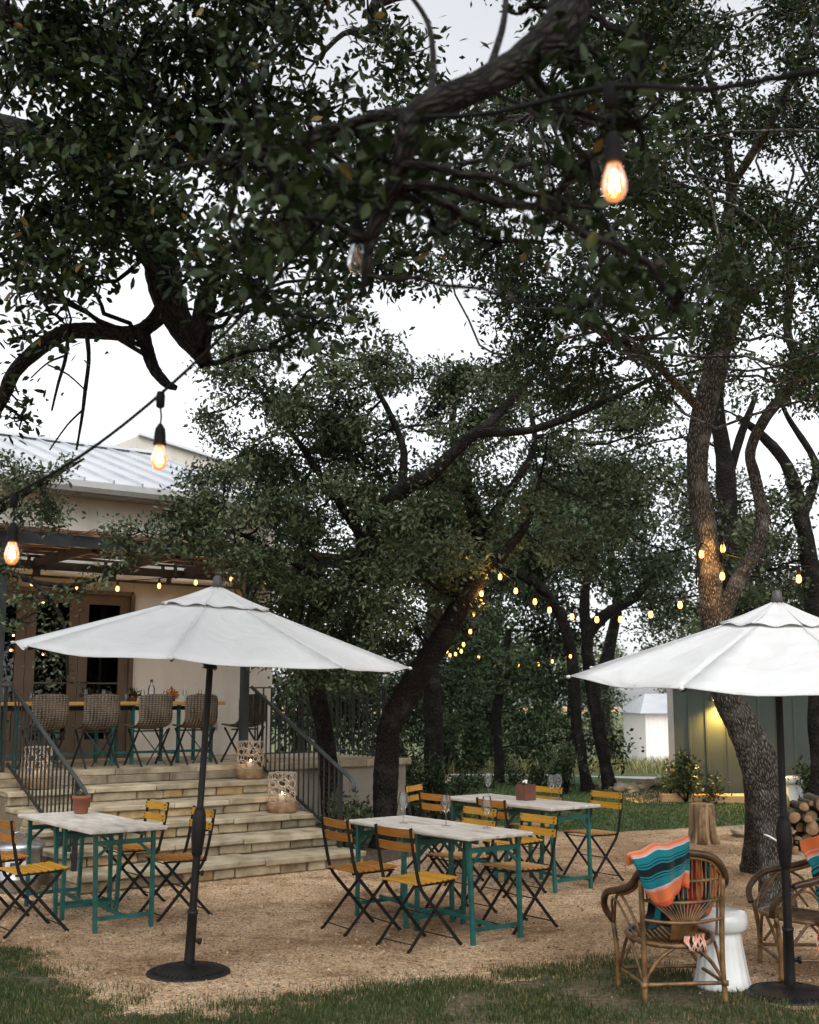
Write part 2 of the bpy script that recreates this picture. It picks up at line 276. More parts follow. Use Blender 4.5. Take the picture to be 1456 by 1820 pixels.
# ------------------------------------------------------------------ mesh helpers
def link(o, parent=None, label=None, cat=None, group=None, kind=None):
    COL.objects.link(o)
    if parent is not None: o.parent = parent
    if label: o['label'] = label
    if cat: o['category'] = cat
    if group: o['group'] = group
    if kind: o['kind'] = kind
    return o
def thing(name, label, cat, loc=(0, 0, 0), rz=0., group=None):
    o = bpy.data.objects.new(name, None); o.empty_display_size = .1
    o.location = Vector(tuple(float(c) for c in loc)); o.rotation_euler = (0, 0, rz)
    return link(o, None, label, cat, group)
class MB:
    def __init__(s): s.v = []; s.f = []; s.m = []; s.sm = []
    def add(s, vs, fs, mi=0, smooth=False):
        n = len(s.v); s.v += [tuple(map(float, q)) for q in vs]
        for f in fs: s.f.append([i+n for i in f]); s.m.append(mi); s.sm.append(smooth)
        return s
    def box(s, c, sz, rot=None, mi=0):
        x, y, z = sz[0]/2, sz[1]/2, sz[2]/2
        vs = [Vector((i*x, j*y, k*z)) for k in (-1, 1) for j in (-1, 1) for i in (-1, 1)]
        if rot is not None: vs = [rot @ q for q in vs]
        c = Vector(tuple(c)); vs = [q+c for q in vs]
        return s.add(vs, [(0, 2, 3, 1), (4, 5, 7, 6), (0, 1, 5, 4), (2, 6, 7, 3), (0, 4, 6, 2), (1, 3, 7, 5)], mi)
    def cbox(s, c, sz, ch=.008, jit=0., rng=random, mi=0):
        h = [sz[0]/2, sz[1]/2, sz[2]/2]; vs = []
        for k in (-1, 1):
            for j in (-1, 1):
                for i in (-1, 1):
                    jx, jy, jz = (rng.uniform(-jit, jit) for _ in range(3))
                    for ax in range(3):
                        q = [i*h[0]+jx, j*h[1]+jy, k*h[2]+jz]
                        for o in range(3):
                            if o != ax: q[o] -= (i, j, k)[o]*ch*rng.uniform(.7, 1.3) if jit else (i, j, k)[o]*ch
                        vs.append((q[0]+c[0], q[1]+c[1], q[2]+c[2]))
        I = lambda i, j, k, a: ((k*2+j)*2+i)*3+a
        fs = [(I(0,0,0,0), I(0,0,1,0), I(0,1,1,0), I(0,1,0,0)), (I(1,0,0,0), I(1,1,0,0), I(1,1,1,0), I(1,0,1,0)),
              (I(0,0,0,1), I(1,0,0,1), I(1,0,1,1), I(0,0,1,1)), (I(0,1,0,1), I(0,1,1,1), I(1,1,1,1), I(1,1,0,1)),
              (I(0,0,0,2), I(0,1,0,2), I(1,1,0,2), I(1,0,0,2)), (I(0,0,1,2), I(1,0,1,2), I(1,1,1,2), I(0,1,1,2))]
        for p in (0, 1):
            for q in (0, 1):
                fs.append((I(0,p,q,1), I(1,p,q,1), I(1,p,q,2), I(0,p,q,2)))
                fs.append((I(p,0,q,0), I(p,1,q,0), I(p,1,q,2), I(p,0,q,2)))
                fs.append((I(p,q,0,0), I(p,q,1,0), I(p,q,1,1), I(p,q,0,1)))
                for r in (0, 1): fs.append((I(p,q,r,0), I(p,q,r,1), I(p,q,r,2)))
        return s.add(vs, fs, mi)
    def bar(s, p, q, w, h, up=(0, 0, 1), mi=0):
        p = Vector(tuple(p)); q = Vector(tuple(q)); d = (q-p).normalized(); up = Vector(up)
        if abs(d.dot(up)) > .98: up = Vector((0, 1, 0))
        a = d.cross(up).normalized()*w/2; b = a.cross(d).normalized()*h/2
        vs = [e+i*a+j*b for e in (p, q) for j in (-1, 1) for i in (-1, 1)]
        return s.add(vs, [(0, 1, 3, 2), (4, 6, 7, 5), (0, 4, 5, 1), (2, 3, 7, 6), (0, 2, 6, 4), (1, 5, 7, 3)], mi)
    def tube(s, pts, r, n=8, cap=True, mi=0, closed=False):
        pts = [Vector(tuple(map(float, p))) for p in pts]; k = len(pts)
        rs = list(r) if hasattr(r, '__len__') else [r]*k
        def tan(i):
            if closed: return (pts[(i+1) % k]-pts[i-1]).normalized()
            return (pts[min(i+1, k-1)]-pts[max(i-1, 0)]).normalized()
        t = tan(0); u = t.orthogonal().normalized(); vs = []
        for i in range(k):
            t = tan(i); u = (u - t*u.dot(t)); u = u.normalized() if u.length > 1e-6 else t.orthogonal().normalized(); v = t.cross(u)
            for j in range(n):
                a = 2*PI*j/n; vs.append(pts[i]+(u*math.cos(a)+v*math.sin(a))*rs[i])
        fs = []
        for i in range(k if closed else k-1):
            for j in range(n):
                a = i*n+j; b = i*n+(j+1) % n; i2 = (i+1) % k
                fs.append((a, b, i2*n+(j+1) % n, i2*n+j))
        s.add(vs, fs, mi, True)
        if cap and not closed:
            base = len(s.v)-len(vs)
            s.f.append([base+j for j in range(n)][::-1]); s.m.append(mi); s.sm.append(False)
            s.f.append([base+(k-1)*n+j for j in range(n)]); s.m.append(mi); s.sm.append(False)
        return s
    def lathe(s, prof, n=24, c=(0, 0, 0), mi=0, wob=None):
        vs = []; k = len(prof)
        for (r, z) in prof:
            for j in range(n):
                a = 2*PI*j/n; rr = max(r, 1e-4)*(wob(a, z) if wob else 1)
                vs.append((c[0]+rr*math.cos(a), c[1]+rr*math.sin(a), c[2]+z))
        fs = [(i*n+j, i*n+(j+1) % n, (i+1)*n+(j+1) % n, (i+1)*n+j) for i in range(k-1) for j in range(n)]
        return s.add(vs, fs, mi, True)
    def grid(s, pts, nu, nv, mi=0, smooth=True):
        return s.add(pts, [(i*nv+j, i*nv+j+1, (i+1)*nv+j+1, (i+1)*nv+j) for i in range(nu-1) for j in range(nv-1)], mi, smooth)
    def data(s, name, mats):
        me = bpy.data.meshes.new(name); me.from_pydata(s.v, [], s.f)
        for m in (mats if isinstance(mats, (list, tuple)) else [mats]): me.materials.append(m)
        me.polygons.foreach_set('material_index', s.m); me.polygons.foreach_set('use_smooth', s.sm); me.update()
        return me
    def build(s, name, mats, parent=None, **kw):
        return link(bpy.data.objects.new(name, s.data(name, mats)), parent, **kw)
def copy_tree(o, parent=None):
    c = o.copy(); COL.objects.link(c); c.parent = parent
    for ch in list(o.children): copy_tree(ch, c)
    return c
def arc(c, r, a0, a1, n, plane='xz'):
    out = []
    for i in range(n+1):
        a = a0+(a1-a0)*i/n; p, q = r*math.cos(a), r*math.sin(a)
        out.append((c[0]+p, c[1], c[2]+q) if plane == 'xz' else (c[0]+p, c[1]+q, c[2]) if plane == 'xy' else (c[0], c[1]+p, c[2]+q))
    return out
def spline(pts, m=6):
    pts = [np.array(p, float) for p in pts]; out = []
    for i in range(len(pts)-1):
        p0 = pts[max(i-1, 0)]; p1 = pts[i]; p2 = pts[i+1]; p3 = pts[min(i+2, len(pts)-1)]
        for k in range(m):
            t = k/m; out.append(.5*((2*p1)+(-p0+p2)*t+(2*p0-5*p1+4*p2-p3)*t*t+(-p0+3*p1-3*p2+p3)*t**3))
    out.append(pts[-1]); return out

# ------------------------------------------------------------------ numpy mesh: leaves, blades, bark
def np_mesh(name, V, Fq, k, matl, attr=None, smooth=False):
    me = bpy.data.meshes.new(name); nv = len(V); nf = len(Fq)
    me.vertices.add(nv); me.vertices.foreach_set('co', np.ascontiguousarray(V, np.float32).ravel())
    me.loops.add(nf*k); me.loops.foreach_set('vertex_index', np.ascontiguousarray(Fq, np.int32).ravel())
    me.polygons.add(nf); me.polygons.foreach_set('loop_start', np.arange(0, nf*k, k, dtype=np.int32))
    if smooth: me.polygons.foreach_set('use_smooth', np.ones(nf, bool))
    for an, (typ, dat) in (attr or {}).items():
        a = me.attributes.new(an, typ, 'POINT'); a.data.foreach_set('value' if typ == 'FLOAT' else 'vector', np.ascontiguousarray(dat, np.float32).ravel())
    me.materials.append(matl); me.update(calc_edges=True); return me
def unit(a): return a/np.maximum(np.linalg.norm(a, axis=1, keepdims=True), 1e-9)
def leaf_arrays(rng, p, t, L, W, near=False, tone=None):
    n = len(p); t = unit(t); nr = unit(rng.normal(size=(n, 3))*.8+np.array([0, 0, .9])); s = unit(np.cross(t, nr)); nr = np.cross(s, t)
    l = (L*rng.uniform(.5, 1.35, n))[:, None]; w = (W*rng.uniform(.7, 1.25, n))[:, None]; fold = w*rng.uniform(.02, .3, n)[:, None]
    lv = rng.beta(2., 2.6, n); lv = lv if tone is None else np.clip(lv*.75+tone, 0, .95); lv = np.where(rng.random(n) < .012, 1., np.minimum(lv, .95))
    if near:
        curl = l*rng.uniform(-.12, .12, n)[:, None]
        vs = [p, p+t*l*.3+s*w*.42+nr*fold, p+t*l*.68+s*w*.5+nr*(fold+curl*.5), p+t*l+nr*curl, p+t*l*.68-s*w*.5+nr*(fold+curl*.5), p+t*l*.3-s*w*.42+nr*fold]
        V = np.stack(vs, 1).reshape(-1, 3); b = (np.arange(n)*6)[:, None]
        Fq = np.concatenate([b+np.array([0, 1, 2, 3]), b+np.array([0, 3, 4, 5])]); return V, Fq, np.repeat(lv, 6), 4
    vs = [p, p+t*l*.55+s*w*.5+nr*fold, p+t*l, p+t*l*.5-s*w*.5+nr*fold]
    V = np.stack(vs, 1).reshape(-1, 3); b = (np.arange(n)*4)[:, None]
    Fq = np.concatenate([b+np.array([0, 1, 2]), b+np.array([0, 2, 3])]); return V, Fq, np.repeat(lv, 4), 3
def bark_mesh(name, limbs, matl, base, seed=0, n=10):
    rng = np.random.default_rng(seed); Vs = []; Fs = []; Bs = []; off = 0
    for pts, rs in limbs:
        pts = np.array(pts, float); k = len(pts); rs = np.array(rs, float)
        nn = max(5, min(20, int(n*(1 if rs.max() > .03 else .6))))
        if rs.max() > .09: nn = 20
        tn = np.gradient(pts, axis=0); tn = unit(tn); u = np.cross(tn[0], [.3, .5, .8]); u /= np.linalg.norm(u)
        ln = np.concatenate([[0], np.cumsum(np.linalg.norm(np.diff(pts, axis=0), axis=1))])+rng.uniform(0, 50)
        kn = [(rng.uniform(-2.6, 2.6), ln[0]+rng.random()*(ln[-1]-ln[0])) for _ in range(int(min(8, 1+(ln[-1]-ln[0])*1.3)))] if rs.max() > .02 else []
        ph = rng.uniform(0, 7, 6); ang = np.arange(nn)/nn*2*PI-PI; V = np.zeros((k, nn, 3)); B = np.zeros((k, nn, 3))
        for i in range(k):
            u = u-tn[i]*(u@tn[i]); u /= np.linalg.norm(u); v = np.cross(tn[i], u)
            wob = 1+.07*np.sin(2*ang+ph[0]+ln[i]*1.7)+.05*np.sin(3*ang+ph[1]-ln[i]*4)+.04*np.sin(5*ang+ph[2]+ln[i]*9)+.05*math.sin(ln[i]*6+ph[3])+rng.uniform(-.05, .05, nn)+sum(.22*np.exp(-((ang-ka)**2)*3-((ln[i]-kl)/max(rs[i], .02))**2*1.2) for ka, kl in kn)
            V[i] = pts[i]+(np.cos(ang)[:, None]*u+np.sin(ang)[:, None]*v)*(rs[i]*wob)[:, None]
            B[i, :, 0] = np.abs(ang)*max(rs[i], .01)+ph[4]; B[i, :, 1] = ln[i]; B[i, :, 2] = np.sin(ang)*.02
        i, j = np.meshgrid(np.arange(k-1), np.arange(nn), indexing='ij'); j2 = (j+1) % nn
        Fs.append(np.stack([i*nn+j, i*nn+j2, (i+1)*nn+j2, (i+1)*nn+j], -1).reshape(-1, 4)+off); Vs.append(V.reshape(-1, 3)); Bs.append(B.reshape(-1, 3)); off += k*nn
    V = np.concatenate(Vs)-np.array(base); return np_mesh(name, V, np.concatenate(Fs), 4, matl, {'bk': ('FLOAT_VECTOR', np.concatenate(Bs))}, True)
def limb_from_px(l, m=7):
    """traced limb: (x, y, distance, radius in px) -> points in the place and radii in metres"""
    a = [list(P(x, y, Y))+[r*Y/F] for x, y, Y, r in l]; s = np.array(spline(a, m)); return s[:, :3], np.maximum(s[:, 3], .003)
def limb_w(l, m=6):
    s = np.array(spline(l, m)); return s[:, :3], np.maximum(s[:, 3], .003)
def bend(rng, a, b, n=6, k=.12):
    a = np.array(a); b = np.array(b); d = np.linalg.norm(b-a); o = rng.normal(size=3)*d*k; t = np.linspace(0, 1, n)[:, None]
    return a+(b-a)*t+o*np.sin(t*PI)+rng.normal(size=(n, 3))*d*.025*(np.sin(t*PI))

def make_tree(name, label, limbs, blobs, L=.06, W=.03, k=2.6, leaf='leaf_mid', bark='bark', seed=1, near=False, group=None, single=0, nsub=None, twig=1.):
    """limbs: [(points, radii)], the first is the trunk; blobs: (centre, radii, leaf count factor)"""
    rng = np.random.default_rng(seed); base = np.array(limbs[0][0][0]); base = np.array([base[0], base[1], max(base[2], -3)])
    root = thing(name, label, 'tree', base, group=group)
    LP = np.concatenate([l[0] for l in limbs]); LR = np.concatenate([l[1] for l in limbs])
    twigs = []; Ps = []; Ts = []; Tn = []
    for C, RR, kk in blobs:
        C = np.array(C); RR = np.array(RR)
        Yd = max(C[1], 1.5); area = PI*RR[0]*RR[2]; N = int(k*kk*area/(.52*L*W))
        ns = nsub or int(np.clip(N/160, 7, 70))
        dirs = unit(rng.normal(size=(ns, 3))); rad = rng.random(ns)**(1/2.2)*.88
        S = C+dirs*rad[:, None]*RR; sr = RR*rng.uniform(.2, .4, ns)[:, None]; sr = np.maximum(sr, .07)
        # scaffold: nearest limb -> blob centre -> sub clumps
        i = np.argmin(np.linalg.norm(LP-C, axis=1)); d = np.linalg.norm(LP[i]-C)
        r0 = min(LR[i]*.7, .012+.012*RR.mean()*twig)
        if d > .15: twigs.append((bend(rng, LP[i], C, 8, .1), np.linspace(r0, r0*.6, 8)))
        for q in S[:40]: twigs.append((bend(rng, C, q, 6, .15), np.linspace(r0*.55, .003, 6)))
        nc = max(4, N//14); si = rng.integers(0, ns, nc); cd = unit(rng.normal(size=(nc, 3)))
        cc = S[si]+cd*(rng.random(nc)**.5)[:, None]*sr[si]
        for j in range(0, nc, 3 if near else 12): twigs.append((bend(rng, S[si[j]], cc[j], 4, .12), np.linspace(.005, .002, 4)))
        li = np.repeat(np.arange(nc), 14); sp = min(.14, .06+.05*RR.mean())*(L/.06)**.7
        Ps.append(cc[li]+rng.normal(size=(len(li), 3))*sp*np.array([1, 1, .6])); Ts.append(cd[li]*.7+rng.normal(size=(len(li), 3))*.7+np.array([0, 0, -.12])); Tn.append((rng.uniform(-.1, .3)+rng.normal(size=ns)[si]*.1+rng.normal(size=nc)*.08)[li])
    link(bpy.data.objects.new('trunk', bark_mesh('trunk', limbs[:1], M[bark], base, seed)), root)
    for q in limbs[1:]: link(bpy.data.objects.new('limb', bark_mesh('limb', [q], M[bark], base, seed+1)), root)
    if twigs: link(bpy.data.objects.new('twigs', bark_mesh('twigs', twigs, M[bark], base, seed+2, 6)), root, kind='stuff')
    p = np.concatenate(Ps); t = np.concatenate(Ts); tone = np.concatenate(Tn)
    if single:
        dist = np.linalg.norm(p-np.array([0, 0, EYE]), axis=1); f = p[:, 1]*cT+(p[:, 2]-EYE)*sT
        x = p[:, 0]/f; y = (-p[:, 1]*sT+(p[:, 2]-EYE)*cT)/f
        dist = dist+np.where((np.abs(x) < .33) & (np.abs(y) < .42) & (f > .5), 0, 100); order = np.argsort(dist); pick = order[:single]; rest = order[single:]
        lm = []
        for q in range(8):
            V, Fq, lv, kk = leaf_arrays(rng, np.zeros((1, 3)), np.array([[0, 1., 0]]), L, W, True); lv[:] = .12+.1*q
            lm.append(np_mesh('leaf', V, Fq, kk, M[leaf], {'lv': ('FLOAT', lv)}))
        for q in pick:
            o = bpy.data.objects.new('leaf', lm[rng.integers(0, 8)]); o.location = p[q]-base
            o.rotation_euler = (Vector(t[q]).to_track_quat('Y', 'Z') @ Vector((0, 1, 0)).rotation_difference(Vector((0, 1, 0)))).to_euler(); link(o, root)
        p = p[rest]; t = t[rest]; tone = tone[rest]
    V, Fq, lv, kk = leaf_arrays(rng, p-base, t, L, W, near, tone)
    link(bpy.data.objects.new('crown', np_mesh('crown', V, Fq, kk, M[leaf], {'lv': ('FLOAT', lv)})), root, kind='stuff' if single else None)
    return root
def pb(x, y, Y, rx, ry, rd, k=1.):       # a foliage clump seen at (x, y), distance Y
    return (P(x, y, Y), (rx*Y/F, rd, ry*Y/F), k)

# ================================================================== SETTING: ground
def gz(y, x=0): return 0. if y < 27 else -min(.05*(y-27), 2.4)
def sheet(name, outline, z, matl, label=None, kind='structure', cuts=0):
    mb = MB(); mb.add([(x, y, z+gz(y)) for x, y in outline], [list(range(len(outline)))]); return mb.build(name, matl, kind=kind)
xs = [-400, -150, -60, -30, -15, -8, -4, 0, 4, 8, 15, 30, 60, 150, 400]; ys = [-200, -60, -20, 0, 5, 10, 15, 20, 27, 35, 45, 60, 75, 100, 200, 500]
mb = MB(); mb.grid([(x, y, gz(y)) for x in xs for y in ys], len(xs), len(ys)); mb.build('ground', M['sand'], kind='structure')

random.seed(3)
def wob_line(pts, amp=.05, n=8):
    s = spline([(p[0], p[1], 0) for p in pts], n); rr = random.Random(5)
    return [(q[0]+rr.uniform(-amp, amp), q[1]+rr.uniform(-amp, amp)) for q in s]
near_edge = [tuple(G(x, y)[:2]) for x, y in [(-420, 1640), (-120, 1662), (0, 1680), (90, 1703), (135, 1738), (210, 1768), (340, 1783), (480, 1776), (620, 1755), (740, 1742), (850, 1731), (960, 1721), (1040, 1708), (1100, 1692), (1160, 1706), (1230, 1722), (1300, 1745), (1370, 1772), (1456, 1790), (1700, 1800)]]
ne = wob_line(near_edge, .05)
ni = [(q[0], q[1]-.34-.07*math.sin(i*1.7)-.06*math.sin(i*.63)) for i, q in enumerate(ne)]
lawn_near = [(-6, -3)]+[(-6, ne[0][1])]+ne+[(6, ne[-1][1]), (6, -3)]
sheet('lawn', [(-6, -3), (-6, ni[0][1])]+ni+[(6, ni[-1][1]), (6, -3)], .004, M['lawn_soil'])
far_edge = [tuple(G(x, y)[:2]) for x, y in [(715, 1440), (800, 1458), (900, 1470), (1000, 1478), (1100, 1479), (1200, 1474), (1330, 1466), (1500, 1462), (2000, 1456)]]
fe = wob_line(far_edge, .06)
sheet('lawn', fe+[(20, 26.9), (1, 26.9), (.2, 20)], .004, M['far_lawn'])
# beyond the lawn: meadow ground, footpath, gravel road
sheet('meadow', [(-60, 27), (60, 27), (60, 35), (-60, 35)], .004, M['far_lawn'])
sheet('meadow', [(-90, 35), (90, 35), (90, 45), (-90, 45)], .004, M['meadow_ground'])
for y0_, y1_ in ((45, 60), (60, 75), (75, 100), (100, 300)): sheet('meadow', [(-200, y0_), (200, y0_), (200, y1_), (-200, y1_)], .004, M['meadow_ground'])
sheet('woodland_floor', [(.15, 16.5), (.15, 26.95), (-60, 26.95), (-60, 21), (-3, 19.5)], .006, M['soil'])
p0 = G(820, 1371); p1 = G(1190, 1386)
sheet('footpath', [(p0[0]-3, p0[1]+.2), tuple(G(1000, 1379)[:2]), tuple(G(1200, 1388)[:2]), (12, G(1200, 1388)[1]-.3), (12, 25.2), (G(1200, 1381)[0], 25.4), (G(1000, 1372)[0], G(1000, 1373)[1]), (p0[0]-3, p0[1]+1.6)], .012, M['path'])
sheet('gravel_road', [(2, 45), (40, 45), (40, 60), (6, 60)], .01, M['road'])
# planting bed below the terrace, bed of sand by the rocks
bed = [tuple(G(x, y)[:2]) for x, y in [(600, 1520), (660, 1540), (740, 1520), (790, 1490), (800, 1455), (720, 1425)]]
sheet('planting_bed', bed+[tuple(T(3.9, 2.1)[:2]), tuple(T(1.75, 2.1)[:2]), tuple(T(1.75, .1)[:2])], .008, M['soil'])
sheet('sand_bed', [tuple(G(x, y)[:2]) for x, y in [(1085, 1412), (1130, 1428), (1200, 1430), (1215, 1408), (1150, 1402)]], .009, M['sand'])

# ------------------------------------------------------------------ blades, pebbles
def inside(poly, x, y):
    r = np.zeros(len(x), bool); n = len(poly)
    for i in range(n):
        x0, y0 = poly[i]; x1, y1 = poly[(i+1) % n]
        c = ((y0 > y) != (y1 > y)); 
        with np.errstate(divide='ignore', invalid='ignore'): r ^= c & (x < (x1-x0)*(y-y0)/(y1-y0+1e-12)+x0)
    return r
def vnoise(x, y, s, seed):
    r = np.random.default_rng(seed).random((64, 64)); xi = np.floor(x/s).astype(int); yi = np.floor(y/s).astype(int); fx = x/s-xi; fy = y/s-yi
    fx = fx*fx*(3-2*fx); fy = fy*fy*(3-2*fy); g = lambda a, b: r[a % 64, b % 64]
    return (g(xi, yi)*(1-fx)+g(xi+1, yi)*fx)*(1-fy)+(g(xi, yi+1)*(1-fx)+g(xi+1, yi+1)*fx)*fy
def blades(name, label, x, y, h, wd, matl, rng, tall=None, lean=.45):
    n = len(x); a = rng.uniform(0, 2*PI, n); z = np.array([gz(q) for q in y]) if y.max() > 27 else np.zeros(n)
    hh = h*rng.uniform(.45, 1.25, n); ld = rng.uniform(0, 2*PI, n); le = hh*rng.uniform(.05, lean, n)*1.4
    b = np.stack([x, y, z], 1); sx = np.stack([np.cos(a), np.sin(a), 0*a], 1)*wd*.5; ldv = np.stack([np.cos(ld)*le, np.sin(ld)*le, 0*a], 1)
    up = np.stack([0*a, 0*a, hh], 1)
    vs = [b-sx, b+sx, b+up*.6+ldv*.35+sx*.7, b+up*.6+ldv*.35-sx*.7, b+up+ldv]
    V = np.stack(vs, 1).reshape(-1, 3); i = (np.arange(n)*5)[:, None]
    Fq = np.concatenate([i+np.array([0, 1, 2]), i+np.array([0, 2, 3]), i+np.array([3, 2, 4])])
    lv = np.clip(rng.beta(2, 2.6, n)+.25*(vnoise(x, y, .5, 4)-.5), 0, .95); lv = np.where(rng.random(n) < .03+.14*vnoise(x, y, .6, 9)**2, 1, lv)
    return link(bpy.data.objects.new(name, np_mesh(name, V, Fq, 3, matl, {'lv': ('FLOAT', np.repeat(lv, 5))})), None, label, 'grass', None, 'stuff')
rng = np.random.default_rng(11)
n = 430000; x = rng.uniform(-4.2, 4.2, n); y = rng.uniform(4.4, 8.7, n)
ok = inside(lawn_near, x, y)
nev = np.array(ne); dist = np.full(n, 9.)
for s0 in range(0, n, 20000):
    q = np.stack([x[s0:s0+20000], y[s0:s0+20000]], 1); dist[s0:s0+20000] = np.sqrt(((q[:, None, :]-nev[None])**2).sum(2)).min(1)
nz = vnoise(x, y, .33, 2)*.6+vnoise(x, y, .12, 3)*.4
dens = np.where(ok, np.clip(.45+dist*3, 0, 1), np.clip(.42-dist*2.2, 0, 1)*.5)*np.clip((nz-.27)*2.9, .05, 1)
# thinner, drier grass under the rattan chairs
dens *= np.where((x > 1.0) & (y > 6.4), .6, 1.)
keep = rng.random(n) < dens
blades('grass', 'ragged green grass along the near edge of the sandy patio', x[keep], y[keep], .035, .0045, M['grass'], rng)
n = 130000; x = rng.uniform(-.5, 14, n); y = 14+rng.random(n)**1.3*13
keep = inside(fe+[(20, 26.9), (1, 26.9), (.2, 20)], x, y) & (y < 24.4); blades('grass', 'mown green lawn between the patio and the green shed', x[keep], y[keep], .04, .016, M['grass_far'], rng)
n = 26000; x = rng.uniform(-20, 26, n); y = rng.uniform(30.5, 44, n); keep = vnoise(x, y, 2., 7) > .25
blades('grass', 'tall straw coloured meadow grass beyond the footpath', x[keep], y[keep], .42, .03, M['meadow'], rng, lean=.6)
# loose gravel
n = 24000; x = rng.uniform(-5, 5, n); y = 5.6+rng.random(n)**1.5*9; keep = ~inside(lawn_near, x, y) | (rng.random(n) < .15); x = x[keep]; y = y[keep]; n = len(x)
r = rng.gamma(2.2, .0022, n)+.002; c = np.stack([x, y, r*.35], 1); tv = np.array([[1, 0, -.4], [-.5, .9, -.4], [-.6, -.8, -.4], [.1, 0, .8]])
ra = rng.uniform(0, 6.3, n); rot = np.stack([np.cos(ra), np.sin(ra)], 1)
V = np.zeros((n, 4, 3))
for q in range(4):
    V[:, q, 0] = c[:, 0]+r*(tv[q, 0]*rot[:, 0]-tv[q, 1]*rot[:, 1]); V[:, q, 1] = c[:, 1]+r*(tv[q, 0]*rot[:, 1]+tv[q, 1]*rot[:, 0]); V[:, q, 2] = c[:, 2]+r*tv[q, 2]
i = (np.arange(n)*4)[:, None]; Fq = np.concatenate([i+np.array(t) for t in ([0, 1, 3], [1, 2, 3], [2, 0, 3])])
M['pebble'] = leafmat('pebbles', (.1, .06, .035), (.38, .26, .165), (.5, .37, .25), (.52, .42, .32), trans=0, rough=.9)
link(bpy.data.objects.new('gravel', np_mesh('gravel', V.reshape(-1, 3), Fq, 3, M['pebble'], {'lv': ('FLOAT', np.repeat(rng.random(n)*.98, 4))})), None, 'loose tan granite gravel scattered over the patio', 'gravel', None, 'stuff')
# fallen leaves on the sand
n = 6500; x = rng.uniform(-4.5, 5, n); y = 6+rng.random(n)**1.4*9.5; p = np.stack([x, y, rng.uniform(.006, .012, n)], 1); t = np.stack([rng.normal(size=n), rng.normal(size=n), rng.normal(size=n)*.15], 1)
V, Fq, lv, kk = leaf_arrays(rng, p, t, .035, .014); V[:, 2] = np.abs(V[:, 2])*.6+.004
M['litter'] = leafmat('fallen_leaf', (.05, .028, .012), (.12, .068, .028), (.2, .12, .055), (.28, .18, .08), trans=0, rough=.8)
link(bpy.data.objects.new('leaf_litter', np_mesh('leaf_litter', V, Fq, kk, M['litter'], {'lv': ('FLOAT', lv)})), None, 'small brown fallen oak leaves strewn over the patio', 'leaves', None, 'stuff')

# ================================================================== TERRACE, STEPS, HOUSE (terrace frame)
def tthing(name, label, cat): return thing(name, label, cat, (TO[0], TO[1], 0), TA)
ZT = .942; RIS = .157; BE = [-.05, .45, .88, 1.33, 1.80, 2.22]
AL, AR = -1.42, 1.72
rs = random.Random(21)
st = tthing('stone_steps', 'broad pale limestone steps with rough stone risers climbing to the terrace', 'steps')
for i in range(5):
    z1 = RIS*(i+1); b0 = BE[i]; b1 = BE[i+1]+.05
    MB().box(((AL+AR)/2, (b0+.03+b1)/2, (z1-.057)/2), (AR-AL-.03, b1-b0-.04, z1-.057)).build('core', M['mortar'], st)
    a = AL
    cuts = sorted(rs.uniform(AL+.6, AR-.6) for _ in range(2))
    for a1 in [cuts[0], cuts[1] if cuts[1]-cuts[0] > .5 else cuts[0]+.7, AR]:
        if a1-a > .1:
            MB().cbox(((a+a1)/2, (b0-.045+b1)/2, z1-.028+rs.uniform(-.003, .003)), (a1-a-.006, b1-b0+.045, .056), .009, .006, rs).build('tread_slab', M['limestone'], st)
        a = a1
    a = AL+.01
    while a < AR-.05:
        wd = min(rs.uniform(.2, .52), AR-a); ms = rs.choice(['stone_cream', 'stone_cream', 'stone_grey', 'stone_ochre'])
        MB().cbox((a+wd/2, b0+.05+rs.uniform(-.012, .008), RIS*i+(RIS-.057)/2+.002), (wd-.012, .1, RIS-.062), .012, .006, rs).build('riser_stone', M[ms], st); a += wd
# terrace
te = MB().box((-1.2, 4.9, ZT/2-.03), (10.2, 5.2, ZT-.06)).build('terrace_base', M['mortar'], kind='structure'); te.location = (TO[0], TO[1], 0); te.rotation_euler = (0, 0, TA)
tf = tthing('terrace_floor', 'pale limestone paving of the raised terrace', 'terrace'); del tf['category']; del tf['label']; tf['kind'] = 'structure'
for i, b0 in enumerate([2.19, 2.72, 3.3, 3.9]):
    b1 = [2.72, 3.3, 3.9, 4.52][i]; a = -6.2
    while a < 3.9:
        wd = min(rs.uniform(.7, 1.2), 3.92-a); MB().cbox((a+wd/2, (b0+b1)/2, ZT-.03), (wd-.008, b1-b0-.008, .06), .006, .002, rs).build('paving_slab', M['limestone'], tf); a += wd
a = AL
while a < AR:
    wd = min(rs.uniform(.6, 1.), AR-a); MB().cbox((a+wd/2, 2.25, ZT-.06-.048), (wd-.01, .12, .09), .008, .004, rs).build('riser_stone', M['stone_grey'], st); a += wd
